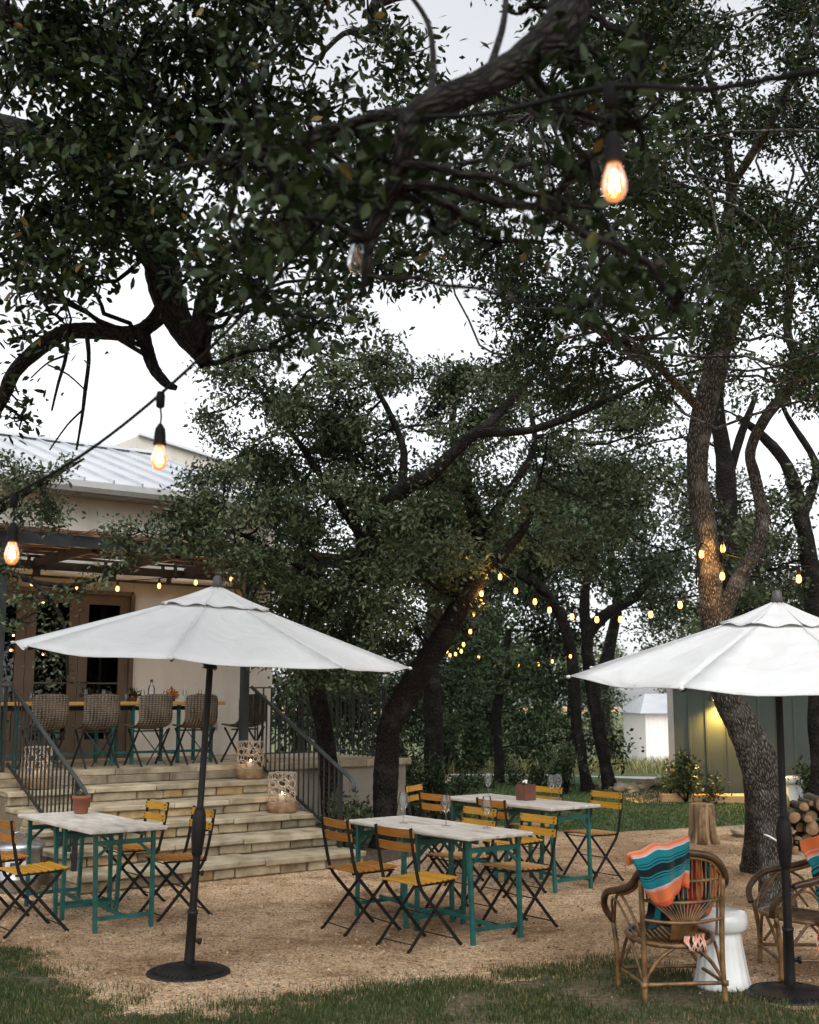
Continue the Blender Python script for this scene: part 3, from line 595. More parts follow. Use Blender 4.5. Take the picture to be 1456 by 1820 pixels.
# retaining walls either side
rw = tthing('retaining_wall', 'weathered grey stucco retaining wall with stone cap behind the oak trunks', 'wall')
MB().box((2.82, 2.25, .43), (2.18, .19, .86)).build('wall_face', M['stucco_grey'], rw)
a = AR+.02
while a < 3.9:
    wd = min(rs.uniform(.4, .7), 3.96-a); MB().cbox((a+wd/2, 2.22, .905), (wd-.006, .27, .085), .012, .003, rs).build('cap_stone', M['limestone'], rw); a += wd
MB().box((3.86, 3.5, .43), (.18, 2.3, .85)).build('wall_return', M['stucco_grey'], rw)
lw = tthing('retaining_wall', 'rough stone retaining wall left of the steps behind the tin tub', 'wall')
MB().box((-3.7, 2.28, .43), (4.5, .1, .86)).build('core', M['mortar'], lw)
for zz in range(5):
    a = -4.6
    while a < AL-.03:
        wd = min(rs.uniform(.22, .5), AL-.02-a); MB().cbox((a+wd/2, 2.2+rs.uniform(-.01, .01), .09+zz*.17), (wd-.014, .12, .158), .015, .007, rs).build('stone', M[rs.choice(['stone_cream', 'stone_grey', 'stone_ochre'])], lw); a += wd
a = -4.6
while a < AL-.03:
    wd = min(rs.uniform(.5, .8), AL-.02-a); MB().cbox((a+wd/2, 2.2, .905), (wd-.008, .3, .07), .01, .004, rs).build('cap_stone', M['limestone'], lw); a += wd

# stair railings and terrace railing
def stair_rail(a, label):
    t = tthing('stair_railing', label, 'railing')
    zt = lambda b: 1.845+(b-2.25)*.452; zb = lambda b: 1.03+(b-2.25)*.40
    hr = MB(); pts = [(a, 2.27, zt(2.27)), (a, 1.2, zt(1.2)), (a, .16, zt(.16)), (a, .08, zt(.08)-.02), (a, .045, zt(.05)-.06), (a, .06, zt(.05)-.1)]
    hr.tube(pts, .021, 8).build('handrail', M['steel_beam'], t)
    MB().bar((a, 2.27, zb(2.27)), (a, .32, zb(.32)), .022, .03).build('bottom_rail', M['iron'], t)
    MB().bar((a, .32, .15), (a, .32, zt(.32)-.01), .042, .042).build('newel_post', M['iron'], t)
    b = .43
    while b < 2.2:
        MB().bar((a, b, zb(b)), (a, b, zt(b)-.01), .014, .014).build('baluster', M['iron'], t); b += .105
    return t
stair_rail(1.66, 'dark iron railing with sloping handrail on the right of the steps')
stair_rail(-1.27, 'dark iron railing with sloping handrail left of the steps behind the flowerpot')
def level_rail(a0, a1, b, label):
    t = tthing('terrace_railing', label, 'railing')
    MB().bar((a0, b, ZT+.905), (a1, b, ZT+.905), .03, .016).build('top_rail', M['iron'], t); MB().bar((a0, b, ZT+.11), (a1, b, ZT+.11), .022, .016).build('bottom_rail', M['iron'], t)
    n = int((a1-a0)/.105)
    for i in range(1, n): x = a0+(a1-a0)*i/n; MB().bar((x, b, ZT+.11), (x, b, ZT+.9), .014, .014).build('baluster', M['iron'], t)
    for x in (a1-.02, (a0+a1)/2): MB().bar((x, b, ZT), (x, b, ZT+.9), .034, .034).build('post', M['iron'], t)
level_rail(1.66, 3.75, 2.36, 'level dark iron railing along the terrace edge behind the oak trunks')
level_rail(-4.5, -1.27, 2.36, 'level dark iron railing along the terrace edge at the far left')
t = tthing('terrace_railing', 'dark iron railing running back along the terrace side past the house corner', 'railing')
MB().bar((3.75, 2.36, ZT+.905), (3.75, 4.6, ZT+.905), .03, .016).build('top_rail', M['iron'], t)
for i in range(20): MB().bar((3.75, 2.46+i*.11, ZT), (3.75, 2.46+i*.11, ZT+.9), .014, .014).build('baluster', M['iron'], t)

# house
hs_ = tthing('house', 'cream stucco house with pale standing seam metal roof and brown french doors', 'house')
BW = 4.5; HD = 3.07; WR = 3.26; DL = -1.75
MB().box(((1.09+WR)/2, BW+.1, (ZT+4.42)/2), (WR-1.09, .2, 4.42-ZT)).build('wall', M['stucco_cream'], hs_)
MB().box(((DL-6.5)/2, BW+.1, (ZT+4.42)/2), (6.5+DL, .2, 4.42-ZT)).build('wall', M['stucco_cream'], hs_)
MB().box(((DL+1.09)/2, BW+.1, (HD+.06+4.42)/2), (1.09-DL-.002, .198, 4.42-HD-.06)).build('wall', M['stucco_cream'], hs_)
MB().box((WR-.1, 6.7, (ZT+4.42)/2), (.2, 4.0, 4.42-ZT)).build('side_wall', M['stucco_cream'], hs_)
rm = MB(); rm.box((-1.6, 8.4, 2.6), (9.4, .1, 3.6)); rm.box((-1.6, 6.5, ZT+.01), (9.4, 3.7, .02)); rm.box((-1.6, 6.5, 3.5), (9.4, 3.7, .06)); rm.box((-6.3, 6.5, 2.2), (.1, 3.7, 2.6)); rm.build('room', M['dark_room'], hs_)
# roof: eave b=4.0 z=4.47, ridge b=8.4 z=5.9
RA0, RA1 = -6.8, 2.88+.35
sl_ = (5.9-4.47)/4.4
def rz_(b): return 4.47+(b-4.0)*sl_
r = MB(); r.add([(RA0, 4.15, rz_(4.15)), (RA1, 4.15, rz_(4.15)), (RA1, 8.4, rz_(8.4)), (RA0, 8.4, rz_(8.4)), (RA0, 4.15, rz_(4.15)-.06), (RA1, 4.15, rz_(4.15)-.06), (RA1, 8.4, rz_(8.4)-.06), (RA0, 8.4, rz_(8.4)-.06), (RA1, 12.8, 4.47), (RA0, 12.8, 4.47)],
                [(0, 1, 2, 3), (4, 7, 6, 5), (0, 4, 5, 1), (1, 5, 6, 2), (0, 3, 7, 4), (3, 2, 8, 9)])
roof = r.build('roof', M['roof'], hs_)
a = RA0+.1
while a < RA1: MB().bar((a, 4.14, rz_(4.14)+.022), (a, 8.38, rz_(8.38)+.022), .022, .045).build('seam', M['roof'], roof); a += .405
MB().bar((RA0, 8.4, 5.93), (RA1, 8.4, 5.93), .22, .05).build('ridge_cap', M['roof'], roof)
g = MB(); gp = [(4.05, 4.49), (4.02, 4.41), (4.05, 4.35), (4.14, 4.35), (4.14, 4.49)]
g.add([(x, b, z) for x in (RA0, RA1) for b, z in gp], [(i, i+1, i+6, i+5) for i in range(4)]+[(0, 1, 2, 3, 4), (5, 9, 8, 7, 6)]); g.build('gutter', M['trim_grey'], hs_)
MB().box(((RA0+RA1)/2, 4.33, 4.36), (RA1-RA0-.01, .36, .03)).build('soffit', M['trim_grey'], hs_)
gb = MB(); gb.add([(WR, 4.6, 4.4), (WR, 8.7, 4.4), (WR, 8.4, 5.8)], [(0, 1, 2)]); gb.build('gable_wall', M['stucco_cream'], hs_)
# taller wing behind
tw = tthing('house_wing', 'taller pale rear wing with sloping parapet behind the metal roof', 'house')
q = [TP(x, y, 9.6) for x, y in [(236, 830), (246, 774), (428, 831), (474, 868), (474, 960)]]; q[0] = (q[0][0], 3.); q[4] = (q[4][0], 1.)
wv = [(a, b, z) for b in (9.6, 13.6) for a, z in q]
MB().add(wv, [(0, 1, 2, 3, 4), (9, 8, 7, 6, 5)]+[(i, i+5, (i+1) % 5+5, (i+1) % 5) for i in range(5)]).build('wall', M['stucco_cream'], tw)
cp = MB()
for i in (1, 2): cp.bar((q[i][0], 9.58, q[i][1]+.02), (q[i+1][0], 9.58, q[i+1][1]+.02), .16, .05)
cp.build('coping', M['roof'], tw)
# french doors
leafs = [(-1.75, -1.055), (-1.055, -.36), (-.36, .335), (.335, 1.03)]
for i, (a0, a1) in enumerate(leafs):
    d = MB(); sw = .125
    for aa in (a0+sw/2+.003, a1-sw/2-.003): d.box((aa, BW+.02, (ZT+HD)/2), (sw, .05, HD-ZT))
    for z0, z1 in ((ZT, ZT+.25), (HD-.13, HD)): d.box(((a0+a1)/2, BW+.021, (z0+z1)/2), (a1-a0-2*sw-.008, .048, z1-z0-.004))
    dd = d.build('french_door', M['door'], hs_)
    MB().box(((a0+a1)/2, BW+.022, (ZT+HD)/2+.06), (a1-a0-2*sw, .008, HD-ZT-.38)).build('pane', M['pane'], dd)
    MB().box(((a0+a1)/2, BW+.012, ZT+.97), (a1-a0-2*sw, .012, .018)).build('glazing_bar', M['door'], dd)
    hx = a1-.06 if i % 2 == 0 else a0+.06
    MB().tube([(hx, BW-.01, ZT+.98), (hx, BW-.05, ZT+.98), (hx-(.09 if i % 2 == 0 else -.09), BW-.05, ZT+.98)], .009, 6).build('handle', M['iron'], dd)
MB().box((1.06, BW-.01, (ZT+HD)/2), (.055, .08, HD-ZT+.05)).build('door_jamb', M['door'], hs_)
MB().box(((DL+1.03)/2, BW-.008, HD+.028), (1.03-DL, .076, .054)).build('door_head', M['door'], hs_)
# wall socket plate
MB().cbox((2.35, BW-.006, ZT+.4), (.075, .02, .12), .004).build('outlet_cover', M['stucco_grey'], hs_)

# pergola
pg = tthing('pergola', 'dark steel pergola with dry twig roof over the terrace', 'pergola')
PBZ = 3.47
for a in (1.6, -1.40, -5.2): MB().bar((a, 2.34, ZT), (a, 2.34, PBZ-.07), .085, .085).build('post', M['steel_beam'], pg)
MB().box((-1.35, 2.34, PBZ+.015), (9.1, .1, .17)).build('beam', M['steel_beam'], pg)
MB().box((-1.35, 4.38, PBZ-.12), (9.1, .1, .2)).build('ledger_beam', M['dark_wood'], pg)
for i in range(9): a = -5.6+i*1.05; MB().box((a, 3.36, PBZ-.05), (.06, 1.9, .11)).build('rafter', M['dark_wood'], pg)
for i in range(5): MB().box((-1.35, 2.62+i*.4, PBZ+.02), (9.1, .03, .03)).build('purlin', M['dark_wood'], pg)
rs2 = random.Random(8); tm = MB()
for i in range(1250):
    a = rs2.uniform(-5.9, 3.1); b = rs2.uniform(2.15, 4.45); L = rs2.uniform(.35, .9); an = rs2.gauss(0, .2)+(PI/2 if rs2.random() < .06 else 0)
    z = PBZ+.045+rs2.uniform(0, .06); dx, dy = math.cos(an)*L, math.sin(an)*L
    if b+dy > 4.45 or b-dy > 4.45: continue
    tm.tube([(a-dx, b-dy, z+rs2.uniform(-.02, .02)), (a+rs2.uniform(-.03, .03), b+rs2.uniform(-.03, .03), z), (a+dx, b+dy, z+rs2.uniform(-.03, .04))], [.005, .009, .004], 4, False)
tm.build('twig_roof', M['twig'], pg, kind='stuff')
for i, (a0, a1) in enumerate([(-1.5, -.5), (-.38, .5), (.62, 1.3), (1.4, 2.3)]):
    h = tthing('shade_roller', ['long pale roller tube under the pergola at the far left', 'pale roller tube under the pergola, second from left', 'pale roller tube under the pergola above the umbrella finial', 'pale roller tube under the pergola at the right end'][i], 'roller')
    MB().tube([(a0, 4.0, 3.27), (a1, 4.0, 3.27)], .035, 10).build('tube', M['stucco_cream'], h)
    for a in (a0+.04, a1-.04): MB().box((a, 4.0, 3.37), (.03, .05, .16)).build('bracket', M['iron'], h)

# terrace table
tt = tthing('terrace_table', 'long honey wood dining table with teal legs on the terrace', 'table')
for i in range(4): MB().cbox((-.15, 2.98+i*.17, ZT+.715), (3.6, .164, .04), .005).build('tabletop_plank', M['oakwood'], tt)
for a in (-1.7, -.95, -.5, .2, .45, 1.05, 1.5):
    for b in (2.98, 3.46): MB().bar((a, b, ZT), (a, b, ZT+.694), .036, .036).build('leg', M['teal'], tt)
    MB().bar((a, 3.0, ZT+.12), (a, 3.44, ZT+.12), .022, .03).build('stretcher', M['teal'], tt)
MB().bar((-1.7, 3.0, ZT+.14), (1.5, 3.0, ZT+.14), .022, .03).build('long_stretcher', M['teal'], tt)
MB().bar((-1.7, 3.0, ZT+.66), (1.5, 3.0, ZT+.66), .02, .05).build('apron', M['iron'], tt)

def wicker_chair(a, b, rz, label):
    t = thing('wicker_chair', label, 'chair', T(a, b, ZT), TA+rz, 'woven wicker dining chairs on the terrace')
    W2 = .215; pts = []; nu, nv = 9, 11
    prof = [(-.23, .83), (-.235, .76), (-.225, .66), (-.21, .56), (-.17, .48), (-.09, .435), (.02, .425), (.14, .432), (.225, .44)]
    for (y, z) in prof:
        for j in range(nv):
            u = -1+2*j/(nv-1); wd = W2*(.93 if z > .8 else 1.0)
            back = max(0, min(1, (z-.46)/.2)); pts.append((u*wd, y+back*.06*u*u*u*u+.01*back*u*u, z+(1-back)*.03*u*u-(.02*u**4 if z > .8 else 0)))
    s = MB(); s.grid(pts, nu, nv); o = s.build('woven_shell', M['wicker'], t)
    md = o.modifiers.new('thick', 'SOLIDIFY'); md.thickness = .026; md.offset = 0; md2 = o.modifiers.new('s', 'SUBSURF'); md2.levels = md2.render_levels = 1
    for sx in (-1, 1):
        MB().bar((sx*.19, -.15, .43), (sx*.2, .2, 0), .018, .018).build('leg', M['iron'], t); MB().bar((sx*.17, .18, .42), (sx*.19, -.24, 0), .018, .018).build('leg', M['iron'], t)
    MB().bar((-.18, -.13, .42), (.12, -.22, .02), .012, .012).build('cross_rod', M['iron'], t); MB().bar((.18, -.13, .42), (-.12, -.22, .02), .012, .012).build('cross_rod', M['iron'], t)
    MB().bar((-.19, .0, .4), (.19, .0, .4), .02, .02).build('seat_rail', M['iron'], t)
for i, (a, rz, lb) in enumerate([(-.76, .03, 'leftmost wicker chair at the terrace table, behind the railing'), (-.15, -.02, 'wicker chair in front of the french doors, second from left'), (.5, .03, 'middle wicker chair of the five at the terrace table'), (1.1, -.03, 'wicker chair behind the left umbrella pole, second from right'), (1.78, .12, 'rightmost wicker chair, partly behind the pergola post')]):
    wicker_chair(a, 2.64, rz, lb)

# ------------------------------------------------------------------ glassware
def glass_mesh(sc=1.):
    pr = [(.036, .001), (.034, .004), (.006, .008), (.004, .03), (.004, .085), (.007, .095), (.03, .125), (.041, .15), (.042, .165), (.036, .205), (.03, .235)]
    return MB().lathe([(r*sc, z*sc) for r, z in pr], 20).data('bowl', M['plaster_glass'])
GM = glass_mesh(1.); 
def wine_glass(loc, label, group=None, sc=1.):
    o = bpy.data.objects.new('wine_glass', GM); o.location = Vector(tuple(map(float, loc))); o.scale = (sc,)*3; return link(o, None, label, 'wine glass', group)
def tumbler_data(): return MB().lathe([(.03, .0), (.033, .003), (.037, .1), (.035, .1), (.031, .006), (0, .006)], 16).data('tumbler', M['plaster_glass'])
TM = tumbler_data()
ztt = ZT+.736
for a, b, lb in [(-1.05, 3.12, 'stemmed glass behind the leftmost wicker chair on the terrace table'), (-.1, 3.1, 'stemmed glass left of the dark leafy centrepiece'), (.13, 3.12, 'stemmed glass right of the dark leafy centrepiece'), (.62, 3.1, 'stemmed glass beside the small dark succulent'), (.93, 3.12, 'stemmed glass left of the orange flowers'), (1.18, 3.1, 'stemmed glass right of the orange flowers'), (1.42, 3.15, 'stemmed glass at the right end of the terrace table')]: wine_glass(T(a, b, ztt), lb, 'glasses on the terrace table', .62)
for a, b, lb in [(.45, 3.2, 'short water tumbler left of the small dark succulent'), (1.37, 3.08, 'short water tumbler at the right end of the terrace table'), (-.72, 3.2, 'short water tumbler behind the leftmost wicker chair')]:
    o = bpy.data.objects.new('tumbler', TM); o.location = Vector(tuple(T(a, b, ztt))); link(o, None, lb, 'tumbler', 'water tumblers on the terrace table')
for i, (a, lb) in enumerate([(-1.28, 'brown stoppered bottle at the left end of the terrace table'), (.78, 'clear water bottle with brown stopper on the terrace table')]):
    t = thing('water_bottle', lb, 'bottle', T(a, 3.2, ztt), TA)
    MB().lathe([(.001, .003), (.04, .004), (.042, .02), (.042, .16), (.03, .19), (.015, .21), (.015, .24)], 16).build('glass_body', M['plaster_glass'], t); MB().lathe([(0, .235), (.017, .235), (.019, .27), (0, .272)], 12).build('stopper', M['rustbox'], t)
def plant(name, label, cat, loc, h, wd, n, leaf, pot=None, L=.05, W=.022, seed=0, part='foliage'):
    t = thing(name, label, cat, loc); rng = np.random.default_rng(seed); d = unit(np.abs(rng.normal(size=(n, 3)))*np.array([1, 1, 1])*np.sign(rng.normal(size=(n, 3))*np.array([1, 1, 0])+np.array([0, 0, 1e-9])))
    p = d*rng.random(n)[:, None]**.6*np.array([wd, wd, h])*.9; p[:, 2] = np.abs(p[:, 2])+(pot or 0)
    V, Fq, lv, kk = leaf_arrays(rng, p, d+rng.normal(size=(n, 3))*.4, L, W); link(bpy.data.objects.new(part, np_mesh(part, V, Fq, kk, leaf, {'lv': ('FLOAT', lv)})), t); return t
M['petal'] = leafmat('orange_petals', (.1, .03, .01), (.45, .14, .02), (.6, .3, .05), (.03, .06, .02), trans=.2)
for i, (a, lb, lf) in enumerate([(-.02, 'dark leafy centrepiece in front of the french door glass', M['leaf']), (.34+.22, 'small dark green succulent on the terrace table', M['leaf']), (1.07, 'orange flower centrepiece on the terrace table', M['petal'])]):
    t = plant('table_plant', lb, 'plant', T(a, 3.25, ztt), .11, .085, 130, lf, .05, seed=i+50); MB().lathe([(0, .002), (.05, .002), (.062, .07), (.055, .07), (0, .05)], 14).build('bowl', M['rustbox'], t)

# candle lanterns on the steps
def lantern(a, b, z, label):
    t = thing('candle_lantern', label, 'lantern', T(a, b, z), 0)
    MB().lathe([(0, .001), (.155, .001), (.165, .012), (.165, .1), (.158, .112), (0, .112)], 22, wob=lambda an, zz: 1+.02*math.sin(3*an)+.01*math.sin(9*an)).build('log_base', M['logwood'], t)
    cg = MB(); rc = .15
    for rw in range(4):
        for k in range(8):
            a0 = 2*PI*(k+.5*(rw % 2))/8+.13*math.sin(rw*5+k*3); zc = .165+rw*.072+.008*math.sin(k*2.3+rw); pts = []
            for i in range(14):
                q = 2*PI*i/14; aa = a0+math.cos(q)*.41; rr = rc*(1+.05*math.sin((zc-.11)*9)); pts.append((rr*math.cos(aa), rr*math.sin(aa), zc+math.sin(q)*.047))
            cg.tube(pts, .0042, 5, closed=True)
    for zz in (.12, .43): cg.tube([(rc*math.cos(2*PI*i/28), rc*math.sin(2*PI*i/28), zz) for i in range(28)], .005, 5, closed=True)
    cg.build('wire_cage', M['lattice'], t)
    cd = MB().lathe([(0, .113), (.043, .113), (.043, .19), (.036, .192), (0, .186)], 16).build('candle', M['wax'], t)
    MB().lathe([(0, .188), (.007, .196), (.008, .206), (.003, .222), (0, .228)], 8).build('flame', M['flame'], cd)
    l = bpy.data.lights.new('candle_light', 'POINT'); l.energy = .5; l.color = (1, .55, .22); l.shadow_soft_size = .02; o = bpy.data.objects.new('candle_light', l); o.location = (0, 0, .25); link(o, t)
lantern(1.42, 1.12, RIS*3, 'candle lantern with cage of wire circles on the middle step')
lantern(1.52, 2.02, RIS*5, 'candle lantern on the top step beside the pergola post')
lantern(-1.05, 1.98, RIS*5, 'candle lantern behind the left stair railing')

# tin tub left of the steps
t = thing('tin_tub', 'galvanised tin tub with lid and red and white emblem behind the left table', 'tub', T(-1.72, .55), TA)
MB().lathe([(0, .005), (.2, .005), (.205, .02), (.212, .1), (.219, .105), (.219, .125), (.214, .13), (.225, .36), (.235, .365), (.235, .385), (.228, .39)], 32).build('body', M['galv'], t)
ld = MB().lathe([(.243, .385), (.243, .405), (.2, .43), (.1, .455), (0, .46)], 32).build('lid', M['galv'], t)
MB().tube([(-.07, 0, .45), (-.06, 0, .5), (0, 0, .515), (.06, 0, .5), (.07, 0, .45)], .008, 6).build('lid_handle', M['galv'], ld)
for sg in (-1, 1): MB().tube([(sg*.222, -.06, .3), (sg*.262, -.05, .27), (sg*.262, .05, .27), (sg*.222, .06, .3)], .006, 6).build('side_handle', M['galv'], t)
def patch(mb, a0, a1, z0, z1, off, n=10):
    pts = []
    for i in range(n+1):
        a = a0+(a1-a0)*i/n
        for z in (z0, z1): rr = .212+(z-.1)*.05+off; pts.append((rr*math.cos(a), rr*math.sin(a), z))
    mb.grid(pts, n+1, 2)
ac = -TA-PI/2+.35
M['emb_white'] = mat('emblem_white', (.6, .6, .58), rough=.5); M['emb_red'] = mat('emblem_red', (.35, .02, .025), rough=.5); M['emb_blue'] = mat('emblem_blue', (.03, .04, .14), rough=.5)
e = MB(); patch(e, ac-.5, ac+.5, .19, .33, .004); em = e.build('emblem', M['emb_white'], t)
e = MB(); patch(e, ac-.45, ac+.3, .285, .325, .007); e.build('red_band', M['emb_red'], em)
e = MB(); patch(e, ac-.3, ac+.1, .235, .27, .007); e.build('blue_mark', M['emb_blue'], em)
e = MB(); patch(e, ac+.12, ac+.42, .2, .232, .007); e.build('red_band', M['emb_red'], em)

# ================================================================== bistro tables and chairs
def bistro_table(a, b, label, rz=0.):
    """a, b: centre in the terrace frame; 0.62 wide (a), 0.79 deep (b)"""
    t = thing('bistro_table', label, 'table', T(a, b), TA+rz, 'small pale topped folding tables with teal frames')
    MB().cbox((0, 0, .737), (.63, .785, .028), .006, .0015, random.Random(int(a*100+b*7))).build('tabletop', M['tabletop'], t)
    for sx in (-1, 1):
        for sy in (-1, 1): MB().bar((sx*.225, sy*.33, 0), (sx*.235, sy*.30, .723), .029, .029).build('leg', M['teal'], t)
    for sy in (-1, 1):
        MB().bar((-.225, sy*.325, .1), (.225, sy*.325, .1), .02, .028).build('low_stretcher', M['teal'], t)
        MB().bar((-.23, sy*.305, .645), (.23, sy*.305, .645), .02, .036).build('apron_rail', M['teal'], t)
        for sx in (-1, 1): MB().bar((sx*.225, sy*.306, .54), (sx*.12, sy*.306, .63), .016, .02).build('corner_brace', M['teal'], t)
    MB().bar((0, -.325, .1), (0, .325, .13), .022, .026).build('cross_stretcher', M['teal'], t)
    for sx in (-1, 1): MB().bar((sx*.15, -.3, .7), (sx*.15, .3, .7), .02, .03).build('top_runner', M['teal'], t)
TBL = [(-1.71, -1.47), (-1.71, -.67), (.26, -3.49), (.26, -2.70), (2.31, -2.19), (2.31, -1.39)]
TL = ['pale topped teal table at the left, its near half', 'pale topped teal table at the left, the half with the flowerpot', 'nearer half of the middle pair of pale topped teal tables', 'farther half of the middle pair of pale topped teal tables', 'nearer half of the back pair of tables, next to the right yellow chair', 'farther half of the back pair of tables, under the far lone wine glass']
for (a, b), lb in zip(TBL, TL): bistro_table(a, b, lb)

CH = {}
def chair_meshes():
    f = {}
    for sx in (-1, 1):
        x = sx*.195
        p = [(x, -.235, .835), (x, -.215, .7), (x, -.185, .55), (x, -.165, .47), (x, -.13, .4), (x, .215, .02), (x, .235, .004)]
        m = MB()
        for q in range(len(p)-1): m.bar(p[q], p[q+1], .009, .024, (0, 1, .3))
        f['back_leg%d' % sx] = m.data('long_leg', M['black'])
        x = sx*.172; p = [(x, .17, .438), (x, -.22, .02), (x, -.245, .004)]; m = MB()
        for q in range(2): m.bar(p[q], p[q+1], .009, .022, (0, 1, .3))
        f['front_leg%d' % sx] = m.data('short_leg', M['black'])
        f['rail%d' % sx] = MB().bar((sx*.178, -.18, .437), (sx*.178, .185, .445), .016, .014).data('seat_rail', M['black'])
    for nm, y, z in (('r1', .2, .045), ('r2', -.2, .05), ('r3', -.02, .232), ('r4', .16, .43)):
        w2 = .195 if nm in ('r1',) else .172
        f[nm] = MB().tube([(-w2, y, z), (w2, y, z)], .0048, 6).data('rod', M['black'])
    return f
CF = chair_meshes()
def slat_data(L, w_, th, m):
    mb = MB(); mb.cbox((0, 0, 0), (L, w_, th), .0035); return mb.data('slat', m)
def back_slat(m, h):
    mb = MB(); vs = []; n = 8
    for i in range(n+1):
        u = -1+2*i/n; y = .014*u*u-.012
        for (dy, dz) in ((-.006, -h/2), (.006, -h/2), (.006, h/2), (-.006, h/2)): vs.append((u*.203, y+dy, dz))
    fs = [(i*4+k, i*4+(k+1) % 4, (i+1)*4+(k+1) % 4, (i+1)*4+k) for i in range(n) for k in range(4)]+[(3, 2, 1, 0), (n*4, n*4+1, n*4+2, n*4+3)]
    mb.add(vs, fs); return mb.data('back_slat', m)
SD = {k: slat_data(.385, .036, .014, M[k]) for k in ('mustard', 'amber', 'worn')}
BD = {k: back_slat(M[k], .058) for k in ('mustard', 'amber')}
SCREW = MB().lathe([(0, .0), (.006, .0), (.006, .004), (0, .005)], 8).data('screw', M['black'])
rch = random.Random(4)
def bistro_chair(a, b, face, label, seat='amber', back='mustard'):
    """face: direction the sitter looks, degrees from the a axis"""
    t = thing('bistro_chair', label, 'chair', T(a, b), TA+R(face)-PI/2, 'folding slatted bistro chairs')
    for k, me in CF.items():
        nm = 'long_leg' if 'back_leg' in k else 'short_leg' if 'front_leg' in k else 'seat_rail' if 'rail' in k else 'rod'
        link(bpy.data.objects.new(nm, me), t)
    for i in range(8):
        o = bpy.data.objects.new('seat_slat', SD[seat]); u = i/7; o.location = (0, -.165+.36*u, .452+.012*u*u+rch.uniform(-.001, .001)); o.rotation_euler = (R(2+5*u*u), 0, 0); link(o, t)
    for z, y in ((.795, -.22), (.70, -.205)):
        o = bpy.data.objects.new('back_slat', BD[back]); o.location = (0, y, z); o.rotation_euler = (R(8), 0, 0); link(o, t)
        for sx in (-1, 1):
            for dz in (-.016, .016):
                s_ = bpy.data.objects.new('screw', SCREW); s_.location = (sx*.186, .011, dz); s_.rotation_euler = (-PI/2, 0, 0); link(s_, o)
bistro_chair(-2.30, -1.42, 0, 'folding slatted chair at the near left table, its back toward the camera', 'mustard', 'amber')
bistro_chair(-2.32, -.62, 2, 'folding slatted chair cut off by the left edge of the photo', 'amber', 'amber')
bistro_chair(-1.15, -.66, 180, 'yellow folding chair against the steps at the left table, farther one', 'amber', 'mustard')
bistro_chair(-1.13, -1.48, 178, 'yellow folding chair between the left table and the umbrella pole', 'amber', 'mustard')
bistro_chair(-.27, -2.86, -4, 'folding slatted chair left of the middle table, nearest the steps', 'amber', 'amber')
bistro_chair(-.27, -3.58, 3, 'folding slatted chair in front of the middle table, nearest the camera', 'mustard', 'amber')
bistro_chair(.74, -3.52, 180, 'yellow folding chair at the right near side of the middle table', 'worn', 'mustard')
bistro_chair(.77, -2.78, 181, 'yellow folding chair at the right far side of the middle table', 'worn', 'mustard')
bistro_chair(1.78, -2.28, -2, 'folding slatted chair between the middle and the back tables, nearer one', 'mustard', 'amber')
bistro_chair(1.78, -1.42, 3, 'folding slatted chair at the left of the back table, farther one', 'amber', 'amber')
bistro_chair(2.2, -.62, -60, 'folding slatted chair at the far end of the back table, turned sideways', 'amber', 'mustard')
bistro_chair(2.86, -2.22, 180, 'yellow folding chair at the right of the back table, standing before the lawn', 'worn', 'mustard')
bistro_chair(2.84, -1.42, 181, 'yellow folding chair behind the two wine glasses on the back table', 'worn', 'mustard')

# things on the tables
t = plant('potted_plant', 'small green plant in a terracotta pot on the left table', 'potted plant', G(144, 1446, .752), .05, .05, 60, M['leaf_mid'], .135, .035, .02, 71)
MB().lathe([(0, .001), (.052, .001), (.056, .004), (.07, .12), (.077, .12), (.079, .15), (.068, .152), (.064, .13), (0, .128)], 26).build('pot', M['terracotta'], t)
t = thing('planter_box', 'square rusty brown planter box of small white blooms on the back table', 'planter', G(935, 1422, .752), TA)
bx = MB()
for sx, sy in ((1, 0), (-1, 0), (0, 1), (0, -1)): bx.box((sx*.062, sy*.062, .075), (.012 if sx else .136, .012 if sy else .112, .148))
bx.box((0, 0, .012), (.11, .11, .02)); bx.box((0, 0, .11), (.11, .11, .02)); bx.build('box', M['rustbox'], t)
rng = np.random.default_rng(5); p = rng.uniform(-.055, .055, (70, 3)); p[:, 2] = .12+rng.random(70)*.045
V, Fq, lv, kk = leaf_arrays(rng, p, rng.normal(size=(70, 3))*.5+np.array([0, 0, .7]), .035, .018); link(bpy.data.objects.new('foliage', np_mesh('foliage', V, Fq, kk, M['leaf_mid'], {'lv': ('FLOAT', lv)})), t)
for i in range(7):
    o = MB().lathe([(0, -.012), (.011, -.006), (.013, .004), (.007, .012), (0, .013)], 8).build('bloom', M['ceramic'], t); o.location = (rng.uniform(-.055, .055), rng.uniform(-.055, .055), .158+rng.random()*.02)
for (x, y), lb in [((717, 1463), 'wine glass at the far left corner of the middle table'), ((793, 1468), 'wine glass in the centre of the middle table'), ((866, 1472), 'wine glass nearest the right side of the middle table'), ((868, 1416), 'lone wine glass at the left of the back table'), ((981, 1421), 'front one of the two wine glasses on the back table'), ((993, 1419), 'rear one of the two wine glasses on the back table')]:
    wine_glass(G(x, y, .752), lb)

